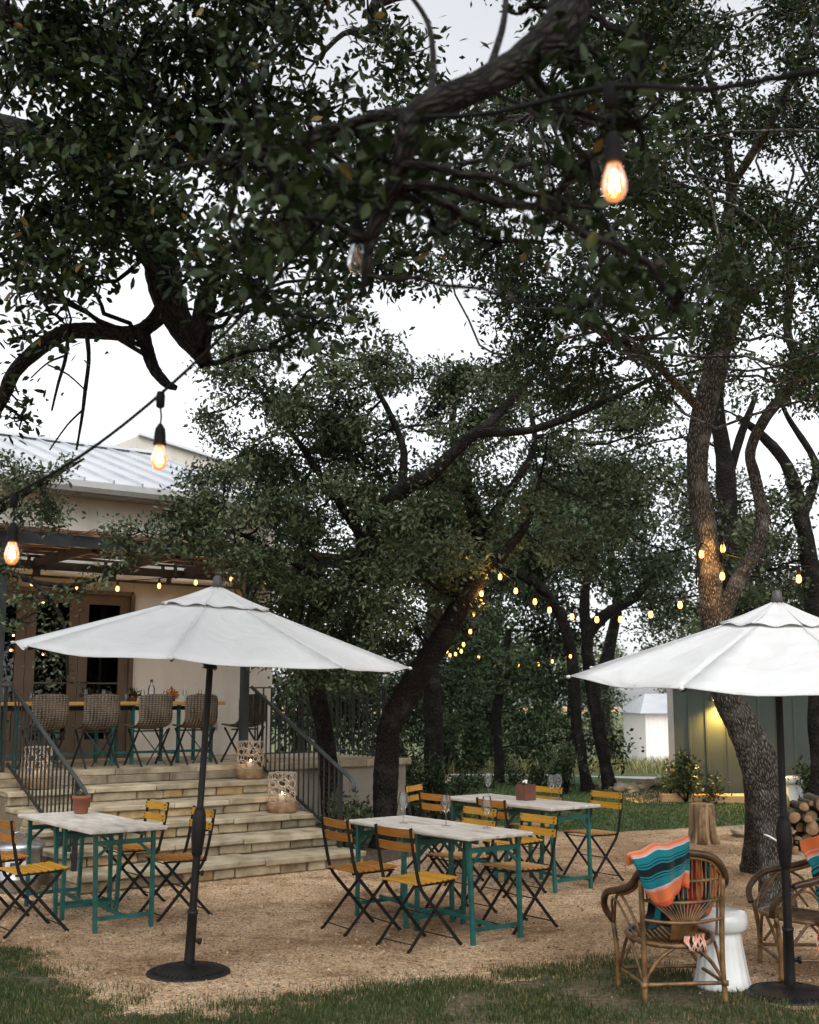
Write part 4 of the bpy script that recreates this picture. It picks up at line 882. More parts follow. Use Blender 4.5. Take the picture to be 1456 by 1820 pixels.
# ================================================================== market umbrellas
def umbrella(loc, tiltx, tilty, delta, Rr, zrim, label, pole_only_tilt=None, ctx=0., cty=0.):
    """tiltx: lean towards +X, tilty: lean towards the camera (radians); ctx/cty: extra lean of the canopy"""
    t = thing('market_umbrella', label, 'umbrella', loc)
    A = Matrix.Rotation(tiltx, 4, 'Y') @ Matrix.Rotation(tilty, 4, 'X')
    C2 = A @ Matrix.Translation((0, 0, zrim-.1)) @ Matrix.Rotation(ctx, 4, 'Y') @ Matrix.Rotation(cty, 4, 'X') @ Matrix.Translation((0, 0, -zrim+.1))
    def put(o, mx=A): o.matrix_local = mx; return o
    prof = [(0, .062), (.03, .062), (.05, .06), (.2, .032), (.245, .014), (.262, .012), (.266, .0)]
    bs = MB().lathe(prof, 64, wob=lambda a, z: 1).build('base', M['black'], t)
    for i in range(44):
        a = 2*PI*i/44; MB().bar((.07*math.cos(a), .07*math.sin(a), .0585), (.235*math.cos(a), .235*math.sin(a), .0205), .009, .007).build('base_rib', M['black'], bs)
    put(MB().lathe([(.034, .05), (.036, .06), (.033, .1), (.031, .36), (.035, .365), (.035, .385), (.0, .385)], 20).build('stand_tube', M['black'], t))
    k = MB().tube([(.02, 0, .2), (.055, -.01, .2)], .012, 10); k.tube([(.05, -.01, .2), (.068, -.012, .2)], .021, 12); put(k.build('clamp_knob', M['black'], t))
    k = MB().tube([(.018, 0, .62), (.045, -.01, .62)], .01, 8); k.tube([(.04, -.01, .62), (.05, -.012, .62)], .018, 10); put(k.build('clamp_knob', M['black'], t))
    put(MB().lathe([(.0255, .38), (.0255, .73), (.0255, 1.0), (.029, 1.01), (.022, 1.02), (.022, zrim+.3)], 18).build('pole', M['black'], t))
    cr = put(MB().lathe([(.024, .72), (.034, .735), (.036, .77), (.04, .80), (.046, .86), (.046, .93), (.04, .99), (.032, 1.02), (.024, 1.03)], 20).build('crank_housing', M['black'], t))
    MB().tube([(.05, -.02, .89), (.075, -.03, .89), (.08, -.035, .83)], .007, 6).build('crank_handle', M['black'], cr)
    H0 = .425
    def zz(r): return zrim+H0*(1-(r/Rr)**.97)
    def edge(an, r):                                     # 8 flat panels between ribs
        k = ((an-delta) % (PI/4))/(PI/4); return r*math.cos(PI/8)/math.cos((k-.5)*PI/4), k
    for s in range(8):
        pts = []; nu, nv = 12, 9
        for i in range(nu):
            f = i/(nu-1)
            for j in range(nv):
                k = j/(nv-1); an = delta+(s+k)*PI/4; r0 = .1+(Rr-.1)*f
                r, _ = edge(delta+(s+min(max(k, .0001), .9999))*PI/4, r0); r *= 1-.022*f*f*math.sin(k*PI); sag = .028*f*math.sin(k*PI)
                pts.append((r*math.cos(an), r*math.sin(an), zz(r0)-sag-.006*f*math.sin(k*9+s)))
        o = put(MB().grid(pts, nu, nv).build('canopy_panel', M['canvas'], t), C2); md = o.modifiers.new('thick', 'SOLIDIFY'); md.thickness = .004; md.offset = -1
        an = delta+s*PI/4; rb = put(MB().bar((.06*math.cos(an), .06*math.sin(an), zz(.06)-.035), ((Rr-.01)*math.cos(an), (Rr-.01)*math.sin(an), zz(Rr-.01)-.014), .014, .016).build('rib', M['black'], t), C2)
        MB().bar((.04*math.cos(an), .04*math.sin(an), zrim-.05), (.62*math.cos(an), .62*math.sin(an), zz(.62)-.026), .01, .013).build('strut', M['black'], rb)
        sm_ = [((.3+(Rr-.31)*q/8)*math.cos(an), (.3+(Rr-.31)*q/8)*math.sin(an), zz(.3+(Rr-.31)*q/8)+.002) for q in range(9)]
        put(MB().tube(sm_, .0055, 5).build('seam', M['canvas'], t), C2)
        hm = [(Rr*math.cos(an)*1.004, Rr*math.sin(an)*1.004, zz(Rr)+.004)]; 
        put(MB().lathe([(0, -.014), (.014, -.008), (.014, .004), (0, .009)], 8, c=hm[0]).build('rib_tip', M['canvas'], t), C2)
    for s in range(8):                                  # vent cap with fluttering edge
        pts = []; nu, nv = 7, 13
        for i in range(nu):
            f = i/(nu-1)
            for j in range(nv):
                k = j/(nv-1); an = delta+(s+k)*PI/4; r0 = .035+.325*f; r, _ = edge(delta+(s+min(max(k, .0001), .9999))*PI/4, r0)
                pts.append((r*math.cos(an), r*math.sin(an), zz(r0)+.028-.008*f+.01*math.cos(f*3)*(1-f)-.008*f**3*math.cos(k*2*PI*1.5+s*1.7)-(1-abs(2*k-1))*.006))
        o = put(MB().grid(pts, nu, nv).build('vent_panel', M['canvas'], t), C2); md = o.modifiers.new('thick', 'SOLIDIFY'); md.thickness = .004; md.offset = -1
    put(MB().lathe([(.0, zrim+H0+.015), (.034, zrim+H0+.02), (.032, zrim+H0+.055), (.026, zrim+H0+.09), (.014, zrim+H0+.103), (0, zrim+H0+.105)], 16).build('finial', M['finial'], t), C2)
    put(MB().lathe([(.024, zrim-.09), (.045, zrim-.08), (.045, zrim-.03), (.024, zrim-.02)], 14).build('runner_hub', M['black'], t), C2)
    return t
g1 = G(335, 1729); umbrella(g1, R(2.8), R(1.0), R(0), 1.31, 2.01, 'white market umbrella on a black pole in front of the steps', ctx=R(.9), cty=R(1.6))
g2 = G(1405, 1768); umbrella(g2, R(.0), R(1.5), R(6), 1.3, 1.86, 'white market umbrella cut off by the right edge above the rattan chairs', ctx=R(.3), cty=R(3.2))

# ================================================================== rattan chairs, blankets, ceramic stools
def rattan_chair(loc, rz, label):
    t = thing('rattan_armchair', label, 'armchair', loc, rz, 'rattan armchairs')
    def tb(nm, pts, r, m='rattan', n=8, sp=True, par=None): return MB().tube(spline(pts, 5) if sp else pts, r, n).build(nm, M[m], par or t)
    # thick wrapped hoop: arm - back - arm
    hoop = [(-.265, .27, .385), (-.32, .265, .47), (-.335, .17, .565), (-.31, .0, .61), (-.285, -.16, .66), (-.25, -.235, .745), (-.17, -.262, .825), (0, -.27, .85), (.17, -.262, .825), (.25, -.235, .745), (.285, -.16, .66), (.31, .0, .61), (.335, .17, .565), (.32, .265, .47), (.265, .27, .385)]
    tb('hoop', hoop, .021, 'rattan_dark', 10); tb('inner_hoop', [(x*.93, y+.012, z-.028) for x, y, z in hoop[3:-3]], .011, 'rattan', 8)
    ring = [(.25*math.cos(a)*(1.0), .02+.25*math.sin(a), .345+.02*math.sin(a)) for a in [2*PI*i/24 for i in range(24)]]
    MB().tube(ring, .015, 8, closed=True).build('seat_ring', M['rattan'], t)
    st_ = MB(); 
    for i in range(15):
        x = -.23+.46*i/14; h = math.sqrt(max(.0625-x*x, 0)); st_.tube([(x, .02-h, .345-.02*h/.25), (x, .02, .33), (x, .02+h, .345+.02*h/.25)], .009, 6)
    st_.build('seat_canes', M['rattan'], t, kind='stuff')
    # legs
    for sx in (-1, 1):
        tb('leg', [(sx*.24, -.225, 0), (sx*.232, -.215, .2), (sx*.235, -.215, .42), (sx*.245, -.228, .7)], .0165)
        tb('leg', [(sx*.255, .23, 0), (sx*.26, .225, .2), (sx*.272, .25, .38)], .0155)
        for k in (0, 1): tb('binding', [(sx*.24, -.225+.226*2*k, .104), (sx*.24, -.223+.226*2*k, .132)], .0205, 'rattan', 8, False)
        tb('side_stretcher', [(sx*.236, -.215, .118), (sx*.25, .225, .118)], .011)
        tb('arm_loop', [(sx*.24, -.2, .39), (sx*.29, -.05, .56), (sx*.3, .08, .56), (sx*.28, .2, .4)], .009)
        tb('arm_loop', [(sx*.245, -.1, .36), (sx*.305, .03, .53), (sx*.31, .14, .52), (sx*.27, .24, .38)], .008)
        tb('brace', [(sx*.236, -.21, .13), (sx*.15, -.215, .25), (sx*.05, -.22, .318)], .011); tb('brace', [(sx*.25, .22, .13), (sx*.16, .235, .26), (sx*.06, .25, .345)], .011)
        tb('brace', [(sx*.238, -.2, .14), (sx*.25, -.08, .28), (sx*.25, .0, .34)], .010); tb('brace', [(sx*.25, .2, .14), (sx*.252, .1, .27), (sx*.25, .04, .34)], .010)
    tb('back_stretcher', [(-.236, -.218, .118), (.236, -.218, .118)], .0115); tb('front_stretcher', [(-.25, .228, .118), (.25, .228, .118)], .0115)
    for zz, ww, dd in ((.70, .243, .012), (.585, .24, .03), (.475, .236, .035)): tb('back_rail', [(-ww, -.222, zz), (-ww*.5, -.222-dd*.8, zz-.012), (0, -.222-dd, zz-.016), (ww*.5, -.222-dd*.8, zz-.012), (ww, -.222, zz)], .010)
    for i in range(17):
        x = -.225+.45*i/16; zt = .83-.28*max(abs(x)-.12, 0)/.11*.35 if abs(x) > .12 else .832
        tb('back_cane', [(x*.98, -.255, zt), (x, -.24, .70), (x*.95, -.243, .585)], .0055, 'rattan', 6)
    for i in range(15):
        u = -1+2*i/14; tb('fan_cane', [(u*.19, -.247, .575), (u*.11, -.256, .51), (u*.075, -.255, .46), (u*.07, -.2, .35)], .0055, 'rattan', 6)
    return t
rattan_chair((1.545, 7.37, 0), R(7), 'rattan armchair seen from behind with a striped blanket over its back')
rattan_chair((2.54, 8.0, 0), R(88), 'rattan armchair facing left, half hidden behind the right umbrella pole')

def cloth(name, label, P0, nu, nv, m, th=.012, parent=None, part=False):
    me = bpy.data.meshes.new(name); V = [tuple(P0(i/(nu-1), j/(nv-1))) for i in range(nu) for j in range(nv)]
    Fc = [(i*nv+j, i*nv+j+1, (i+1)*nv+j+1, (i+1)*nv+j) for i in range(nu-1) for j in range(nv-1)]
    me.from_pydata(V, [], Fc); uv = me.uv_layers.new(name='UVMap')
    for pl in me.polygons:
        pl.use_smooth = True
        for li in pl.loop_indices: vi = me.loops[li].vertex_index; uv.data[li].uv = ((vi//nv)/(nu-1), (vi % nv)/(nv-1))
    me.materials.append(m); o = bpy.data.objects.new(name, me); md = o.modifiers.new('thick', 'SOLIDIFY'); md.thickness = th; md.offset = 0; md2 = o.modifiers.new('s', 'SUBSURF'); md2.levels = md2.render_levels = 1
    return link(o, parent, label, None if part else 'blanket')
cr7 = math.cos(R(7)); sr7 = math.sin(R(7))
def ch1(x, y, z): return (1.545+x*cr7-y*sr7, 7.37+x*sr7+y*cr7, z)
def smooth(t): return t*t*(3-2*t)
def bl1(u, v):
    # u across the stripes (0 at the lap inside the top, 1 at the hem of the outer flap), v along the rail
    s = v; x = -.33+.37*s; ztop = .815+.09*math.sin(min(1, s*1.15)*PI/2)-.02*abs(math.sin(s*6+.5))
    fold = .03*math.sin(s*7+.6+u*1.5)+.01*math.sin(s*19+u*4)+.008*math.sin(u*9)
    if u < .2:
        k = u/.2; y = -.225+(-.055)*k; z = ztop-.035*(1-k)**2+.022*math.sin(k*PI/2)
    else:
        k = (u-.2)/.8; y = -.285-.02*math.sin(k*PI)-.012*k; z = ztop+.018-.016*k*k-(.235+.03*math.sin(s*5)+.05*s)*k
        x += .15*k*(1-s)**1.3-.02*k*s+.012*math.sin(k*6+1)*(1-s)
    return ch1(x, y+fold*(.3+u), z+fold*.25)
cloth('blanket', 'orange and teal striped blanket draped over the back of the rattan armchair', bl1, 30, 26, M['serape'], .034)
def bl2(u, v):
    # second fold: down the inside of the back and across the seat, creased and dark
    x = -.17+.36*v+.02*math.sin(u*7); f = .018*math.sin(v*11+u*4)+.01*math.sin(v*23)
    if u < .55: k = u/.55; y = -.232+.05*k; z = .845-.36*k
    else: k = (u-.55)/.45; y = -.18+.33*k; z = .485-.105*math.sin(k*PI/2)
    return ch1(x+.03*math.sin(u*5)*(v-.5), y+f+.012, z+f*.8)
b2 = cloth('blanket', 'dark red and green striped blanket crumpled inside the rattan armchair', lambda u, v: bl2(v, u) , 26, 30, M['serape_dark'], .018)
def bl3(u, v):
    # over the arm and seat of the second armchair
    x, y = 2.50+.30*v, 7.66+.03*math.sin(u*6)
    s = u*1.15; z = .88-.02*math.sin(v*9)
    if s < .45: return (x+.02*s+.1*s, y+.26-.3*s+.02*math.sin(v*12), .93-.35*s-.12*(1-v)+.0*s)
    k = (s-.45)/.7; return (x+.035+.02*math.sin(v*10), y+.125-.06*math.sin(k*PI)-.02*k, .7725-.12*(1-v)-.42*k+.015*math.sin(v*13))
b3 = cloth('blanket', 'orange and teal striped fringed blanket hanging over the arm of the right rattan chair', bl3, 34, 22, M['serape'], .016)
fr = MB(); rf = random.Random(2)
for i in range(26):
    v = i/25; q = Vector(bl3(1, v)); fr.tube([q, q+Vector((rf.uniform(-.012, .012), rf.uniform(-.01, .01), -.05)), q+Vector((rf.uniform(-.025, .025), rf.uniform(-.02, .0), -.1))], [.006, .005, .002], 5)
fr.build('fringe', M['fringe'], b3)
fr = MB()
for i in range(10):
    q = Vector(ch1(.02+.012*i, -.2, .385)); fr.tube([q, q+Vector((rf.uniform(-.02, .02), -.05, -.03)), q+Vector((rf.uniform(-.03, .03), -.07, -.08))], [.008, .006, .003], 5)
fr.build('fringe', M['fringe'], b2)

def ceramic_stool(loc, label):
    t = thing('ceramic_stool', label, 'stool', loc, 0, 'white ceramic garden stools')
    MB().lathe([(0, .002), (.17, .002), (.174, .012), (.162, .06), (.146, .15), (.13, .25), (.124, .31), (.115, .33)], 72, wob=lambda a, z: 1+.02*math.cos(18*a)*(1 if .01 < z < .31 else .3)).build('fluted_base', M['ceramic'], t)
    MB().lathe([(.115, .325), (.15, .332), (.165, .35), (.17, .39), (.166, .425), (.15, .447), (.11, .458), (0, .462)], 48).build('seat_cap', M['ceramic'], t)
gs = G(1284, 1753); ceramic_stool(gs, 'white fluted ceramic stool between the two rattan armchairs')
gs = G(1412, 1430); ceramic_stool((gs[0], gs[1], .0), 'distant white fluted ceramic stool beside the green shed')

# ================================================================== wood, stones, stump
gs = G(1250, 1497); t = thing('tree_stump', 'upright pale split tree stump at the edge of the lawn', 'stump', gs)
rg = random.Random(6); ph = [rg.uniform(0, 6) for _ in range(6)]
wb = lambda a, z: 1+.09*math.sin(2*a+ph[0])+.07*math.sin(5*a+ph[1]+z*2)+.05*math.sin(9*a+ph[2]+z*5)+.03*math.sin(17*a+ph[3])
MB().lathe([(.215, 0), (.19, .05), (.172, .15), (.16, .3), (.152, .44), (.148, .455)], 48, wob=wb).build('bark_side', mat('stump_bark', (.05, .03, .016), (.36, .25, .14), rough=.9, scale=3, stretch=(6, 6, .8), bump=.8, bscale=9), t)
MB().lathe([(.148, .455), (.1, .462), (0, .45)], 48, wob=wb).build('cut_top', M['logwood'], t)
for i in range(3): a = rg.uniform(3.6, 5.6); MB().tube([(.15*math.cos(a), .15*math.sin(a), .42), (.175*math.cos(a), .175*math.sin(a), .2), (.23*math.cos(a), .23*math.sin(a), .0)], [.02, .028, .035], 7).build('root_ridge', M['logwood'], t)

wg = G(1432, 1528); rg = random.Random(17); cnt = 0
M['logbark'] = mat('firewood_bark', (.03, .022, .016), (.11, .085, .06), rough=.95, scale=12, bump=.8, bscale=30)
for row in range(5):
    x = wg[0]-.30+rg.uniform(-.03, .09); 
    while x < wg[0]+1.5:
        r0 = rg.uniform(.03, .088); L = rg.uniform(.36, .5); zc = .075+row*.125+rg.uniform(-.03, .025); n = 12; ph = rg.uniform(0, 6)
        mb = MB(); wbl = lambda a: 1+.09*math.sin(2*a+ph)+.06*math.sin(3*a+ph*2)
        ends = []
        for yy in (-L/2, -L/2+.004, L/2): ends.append([(r0*wbl(2*PI*j/n)*math.cos(2*PI*j/n)*(1 if yy != -L/2 else .96), yy+rg.uniform(-.004, .004), r0*wbl(2*PI*j/n)*math.sin(2*PI*j/n)*(1 if yy != -L/2 else .96)) for j in range(n)])
        vs = [q for e in ends for q in e]
        mb.add(vs, [(j, (j+1) % n, n+(j+1) % n, n+j) for j in range(n)]+[(n+j, n+(j+1) % n, 2*n+(j+1) % n, 2*n+j) for j in range(n)], 0, True); mb.add(ends[0], [list(range(n))], 1); mb.add(ends[2], [list(range(n))[::-1]], 1)
        o = mb.build('firewood_log', [M['logbark'], M['logwood']], label='round firewood log in the stack behind the right oak trunk', cat='log', group='firewood logs in the stack'); o.location = (x, wg[1]+.25+rg.uniform(-.14, .06), zc); o.rotation_euler = (rg.uniform(-.05, .05), 0, rg.uniform(-.08, .08)); cnt += 1
        x += r0*2+.012
def rock(loc, r, seed, label, grp, m='stone_cream'):
    rr = random.Random(seed); mb = MB(); n = 7; prof = [(.02, 1), (.6, .9), (.95, .45), (1., .1), (.85, -.35)]
    vs = []
    for (q, z) in prof:
        for j in range(n): a = 2*PI*j/n+rr.uniform(-.15, .15); k = q*rr.uniform(.78, 1.2); vs.append((k*r*1.35*math.cos(a), k*r*math.sin(a), z*r*.85*rr.uniform(.8, 1.15)))
    mb.add(vs, [(i*n+j, i*n+(j+1) % n, (i+1)*n+(j+1) % n, (i+1)*n+j) for i in range(4) for j in range(n)]+[list(range(n))])
    o = mb.build('rock', M[m], label=label, cat='rock', group=grp); o.location = (loc[0], loc[1], r*.2); o.rotation_euler = (0, 0, rr.uniform(0, 6))
for i in range(26):
    f = i/25; x = 1072+f*118+rg.uniform(-4, 4); y = 1404+6*math.sin(f*5)+rg.uniform(-4, 3)-4*f; q = G(x, y); rock(q, rg.uniform(.07, .17), 100+i, 'pale limestone rock in the low border beyond the lawn', 'rocks edging the bed beyond the lawn', rg.choice(['stone_cream', 'stone_grey', 'stone_cream']))
for i, (x, y, r0) in enumerate([(735, 1447, .16), (752, 1453, .13), (770, 1449, .12), (722, 1458, .1)]): rock(G(x, y), r0, 60+i, 'flat pale stone at the foot of the shrubs behind the middle table', 'stones below the shrubs')
for i, (x, y, r0, lb) in enumerate([(1322, 1487, .13, 'pale stone lying left of the right oak trunk'), (1408, 1537, .1, 'pale stone at the left foot of the firewood stack'), (1432, 1534, .1, 'pale stone in front of the firewood stack')]): rock(G(x, y), r0, 80+i, lb, None)

# ================================================================== green shed and white barn
sg = G(1199, 1421); SY = sg[1]
sh = thing('garden_shed', 'sage green board and batten shed with a yellow lit wall lamp', 'shed', (sg[0], SY, 0), R(-13))
SH = 2.3
MB().box((3.2, 1.9, SH/2), (6.4, 3.6, SH)).build('core', M['dark_room'], sh)
for i in range(22):
    MB().cbox((.145+i*.29, .08, SH/2), (.286, .03, SH), .002).build('siding_board', M['shed'], sh); MB().cbox((.29+i*.29, .058, SH/2), (.045, .02, SH), .004).build('batten', M['shed'], sh)
MB().box((-.02, 1.9, SH/2), (.03, 3.6, SH)).build('side_wall', M['shed'], sh); MB().box((-.02, .06, SH/2), (.1, .09, SH)).build('corner_board', M['trim_grey'], sh)
r = MB(); r.add([(-.12, -.25, SH-.02), (6.8, -.25, SH-.02), (6.8, 1.9, SH+.3), (-.12, 1.9, SH+.3), (6.8, 4.0, SH-.02), (-.12, 4.0, SH-.02)], [(0, 1, 2, 3), (3, 2, 4, 5), (0, 3, 5), (1, 4, 2)]); r.build('roof', M['roof'], sh)
px_ = G(1275, 1245, 1.72); lx = .78
lm = MB().cbox((lx, -.02, 1.73), (.2, .17, .1), .008); lam = lm.build('wall_lamp', M['trim_grey'], sh)
MB().box((lx, -.035, 1.678), (.15, .1, .006)).build('lamp_lens', emat('lamp_lens', (1, .75, .3), 14), lam)
L = bpy.data.lights.new('lamp_light', 'SPOT'); L.energy = 190; L.color = (1, .56, .13); L.spot_size = R(145); L.spot_blend = .9; L.shadow_soft_size = .05
lo = bpy.data.objects.new('lamp_light', L); lo.location = (lx, -.05, 1.66); lo.rotation_euler = (R(-14), 0, 0); link(lo, sh)
for i, (x0, x1, dy) in enumerate([(-.35, 1.6, -.55), (.4, 2.4, -.8)]):
    tp = thing('cedar_plank', ['pale cedar plank lying along the foot of the green shed', 'second cedar plank lying in front of the green shed'][i], 'plank', (sg[0], SY, 0)); MB().cbox(((x0+x1)/2, dy, .07), (x1-x0, .2, .13), .01).build('board', M['cedar'], tp)
bY = 58.; q = P(1147, 1266, bY); bz = gz(bY)
bn = thing('white_barn', 'far white ribbed metal barn left of the green shed', 'barn', (q[0], bY, bz)); bh = q[2]-bz
MB().box((4., 3., bh/2), (8., 6., bh)).build('wall', M['barn'], bn)
for i in range(20): MB().box((.2+i*.4, -.015, bh/2), (.07, .03, bh-.02)).build('rib', M['barn'], bn)
rr_ = P(1170, 1233, bY+3)[2]-bz
MB().add([(-.3, -.3, bh-.05), (8.3, -.3, bh-.05), (8.3, 3, rr_), (-.3+.9, 3, rr_), (8.3, 6.3, bh-.05), (-.3, 6.3, bh-.05)], [(0, 1, 2, 3), (3, 2, 4, 5), (0, 3, 5)]).build('roof', M['roof'], bn)

# ================================================================== string lights
def bulb_parts(root, p, lit, near, sc=1., wire=.05):
    """p: top of the hanging wire, in the root's frame"""
    p = Vector(tuple(map(float, p)))
    if near:
        a = MB().lathe([(.011, .014), (.014, .0), (.013, -.03), (.009, -.034), (0, -.036)], 12, c=p); a.tube([p+Vector((0, 0, -.03)), p+Vector((.004, 0, -.06)), p+Vector((.002, 0, -.085))], .0035, 6)
        z0 = p+Vector((.002, 0, -.085)); a.build('drop_wire', M['socket'], root)
        MB().lathe([(.0, .004), (.006, .003), (.015, -.012), (.0175, -.03), (.0175, -.052), (.0185, -.054), (.0185, -.06), (.014, -.062)], 18, c=z0).build('socket', M['socket'], root)
        b = MB().lathe([(.013, -.06), (.0145, -.068), (.02, -.082), (.0235, -.1), (.0225, -.114), (.0165, -.127), (.008, -.133), (0, -.134)], 24, c=z0).build('bulb', M['bulb_lit' if lit else 'bulb_off'], root)
        f = MB()
        for k in range(4):
            an = k*PI/2+.4; f.tube([z0+Vector((.003*math.cos(an), .003*math.sin(an), -.075)), z0+Vector((.009*math.cos(an), .009*math.sin(an), -.112)), z0+Vector((.005*math.cos(an+.6), .005*math.sin(an+.6), -.08))], .0013 if not lit else .0016, 5)
        f.build('filament', M['filament' if lit else 'filament_off'], b)
    else:
        MB().lathe([(.0, .002), (.01, 0), (.016, -.03), (.017, -.06), (.013, -.065)], 10, c=p).build('socket', M['socket'], root)
        b = MB().lathe([(.012, -.06), (.019, -.08), (.0225, -.098), (.02, -.115), (.011, -.127), (0, -.129)], 12, c=p).build('bulb', M['bulb_far'], root)
    return p
def bulb_light(root, p, e, s=.02):
    l = bpy.data.lights.new('bulb_light', 'POINT'); l.energy = e; l.color = (1, .5, .16); l.shadow_soft_size = s; o = bpy.data.objects.new('bulb_light', l); o.location = Vector(tuple(map(float, p))); link(o, root)
def cable(root, pts, r, base, m=6, droop=.0):
    MB().tube([q-base for q in spline(pts, m)], r, 6).build('cable', M['socket'], root)

# near string: from the pergola on the left up to the big overhead limb and on to the right
nb = [(20, 985, 3.8, True), (282, 815, 3.4, True), (633, 462, 2.68, False), (1090, 327, 2.1, True)]
base = P(282, 815, 3.4)*np.array([1, 1, 0]); s1 = thing('string_lights', 'black cable with large clear bulbs sweeping up from left to right near the camera', 'string lights', base)
tops = []
for x, y, Y, lit in nb:
    c = P(x, y, Y); tp = c+np.array([0, 0, .185]); tops.append(tp); bulb_parts(s1, tp-base, lit, True)
    if lit: bulb_light(s1, c-base+np.array([0, -.03, -.0]), .35)
hang = P(752, 208, 2.45)
cable(s1, [P(-260, 1010, 4.4), P(-100, 940, 4.05), tops[0]+np.array([0, 0, .01]), (tops[0]+tops[1])/2-np.array([0, 0, .015]), tops[1]+np.array([0, 0, .008]), (tops[1]+tops[2])/2-np.array([0, 0, .02]), tops[2]+np.array([0, 0, .008]), hang], .0055, base)
cable(s1, [hang, P(880, 200, 2.3), tops[3]+np.array([0, 0, .008]), P(1260, 158, 1.98), P(1456, 126, 1.85), P(1800, 90, 1.7)], .0055, base)

def far_string(label, bl, ends, light=(), size=1., wirez=.10):
    base = P(*bl[0])*np.array([1, 1, 0]); s = thing('string_lights', label, 'string lights', base); pts = [P(*ends[0])] if ends[0] else []
    for i, q in enumerate(bl):
        c = P(*q); tp = c+np.array([0, 0, .1]); bulb_parts(s, tp-base, True, False); pts.append(tp+np.array([0, 0, .004]))
        if i in light: bulb_light(s, c-base+np.array([0, -.05, 0]), light[i])
    if ends[1]: pts.append(P(*ends[1]))
    cable(s, pts, .006, base, 4)
Dd = 10.4
far_string('string of glowing bulbs looping from the right oak trunk to the leaning middle oak',
    [(1209, 1076, 10.8), (1157, 1093, 11.3), (1103, 1102, 11.8), (1061, 1102, 12.2), (1017, 1097, 12.6), (977, 1085, 12.9), (951, 1070, 13.2), (917, 1051, 13.4), (889, 1026, 13.6)], ((1255, 1040, 10.35), (900, 985, 13.7)), {8: 5.0, 0: 1.0})
far_string('string of small glowing bulbs curling behind the leaning middle oak toward the far trees',
    [(856, 1056, 13.9), (841, 1092, 15), (836, 1123, 16.5), (824, 1146, 18), (820, 1158, 19.5), (810, 1163, 21), (800, 1165, 22), (795, 1158, 23)], ((885, 1010, 13.8), (780, 1140, 24)), {0: 1.5})
far_string('sagging string of small glowing bulbs between the far dark trunks', [(814, 1155, 22.5), (851, 1169, 21.8), (889, 1178, 21.5), (922, 1182, 21.2), (957, 1181, 21.2), (982, 1176, 21.4), (1014, 1167, 21.8), (1071, 1191, 21.)], ((780, 1135, 23), (1110, 1180, 20)), {})
far_string('cluster of glowing bulbs wound on the right oak trunk', [(1247, 986, 10.1), (1284, 1025, 10.05), (1285, 976, 10.15)], ((1238, 1040, 10.3), (1292, 960, 10.3)), {0: 4, 1: 4, 2: 4})
far_string('single glowing bulb on the cable right of the oak trunk', [(1420, 1030, 9.6)], ((1285, 985, 10.2), (1600, 985, 9.)), {0: .8})
# pergola string
s = []
for x, y in [(-20, 1040), (57, 1037), (135, 1044), (209, 1047), (283, 1042), (348, 1036), (411, 1029), (472, 1034), (548, 1031)]:
    b = 3.3; a, z = TP(x, y, b); s.append((a, z))
base = T(s[3][0], 3.3)*np.array([1, 1, 0]); so_ = thing('string_lights', 'row of small glowing bulbs strung under the twig pergola', 'string lights', base); pts = []
for i, (a, z) in enumerate(s):
    tp = T(a, 3.3, z+.1); bulb_parts(so_, tp-base, True, False); pts.append(tp); bulb_light(so_, tp-base+np.array([.03, -.06, -.1]), .9)
MB().tube([q-base for q in spline([T(s[0][0]-.5, 3.3, 3.4)]+pts+[T(s[-1][0]+.4, 3.3, 3.4)], 4)], .006, 6).build('cable', M['socket'], so_)

# ================================================================== TREES
def cells(rows, Y0, Y1, seed, rpx=(48, 78), rd=(.35, .7), k=1., per=1.0, cs=100, xo=50, xlim=None):
    """rows: {y: 'digits per 100 px column'} -> foliage clumps, each at its own distance"""
    rr = random.Random(seed); out = []
    for y, st_ in rows.items():
        for c, ch in enumerate(st_):
            if ch in '. ': continue
            d = int(ch)/9.
            m = d*per*1.5; m = int(m)+(1 if rr.random() < m-int(m) else 0)
            for _ in range(m):
                x = xo+c*cs+rr.uniform(-cs*.55, cs*.55); yy = y+rr.uniform(-cs*.5, cs*.5)
                if xlim and not (xlim[0] <= x <= xlim[1]): continue
                r = rr.uniform(*rpx); out.append(pb(x, yy, rr.uniform(Y0, Y1), r*rr.uniform(.8, 1.4), r*rr.uniform(.6, .95), rr.uniform(*rd), k*(.6+.6*d)))
    return out
def wl(*pts): return limb_w(list(pts))
lp = limb_from_px

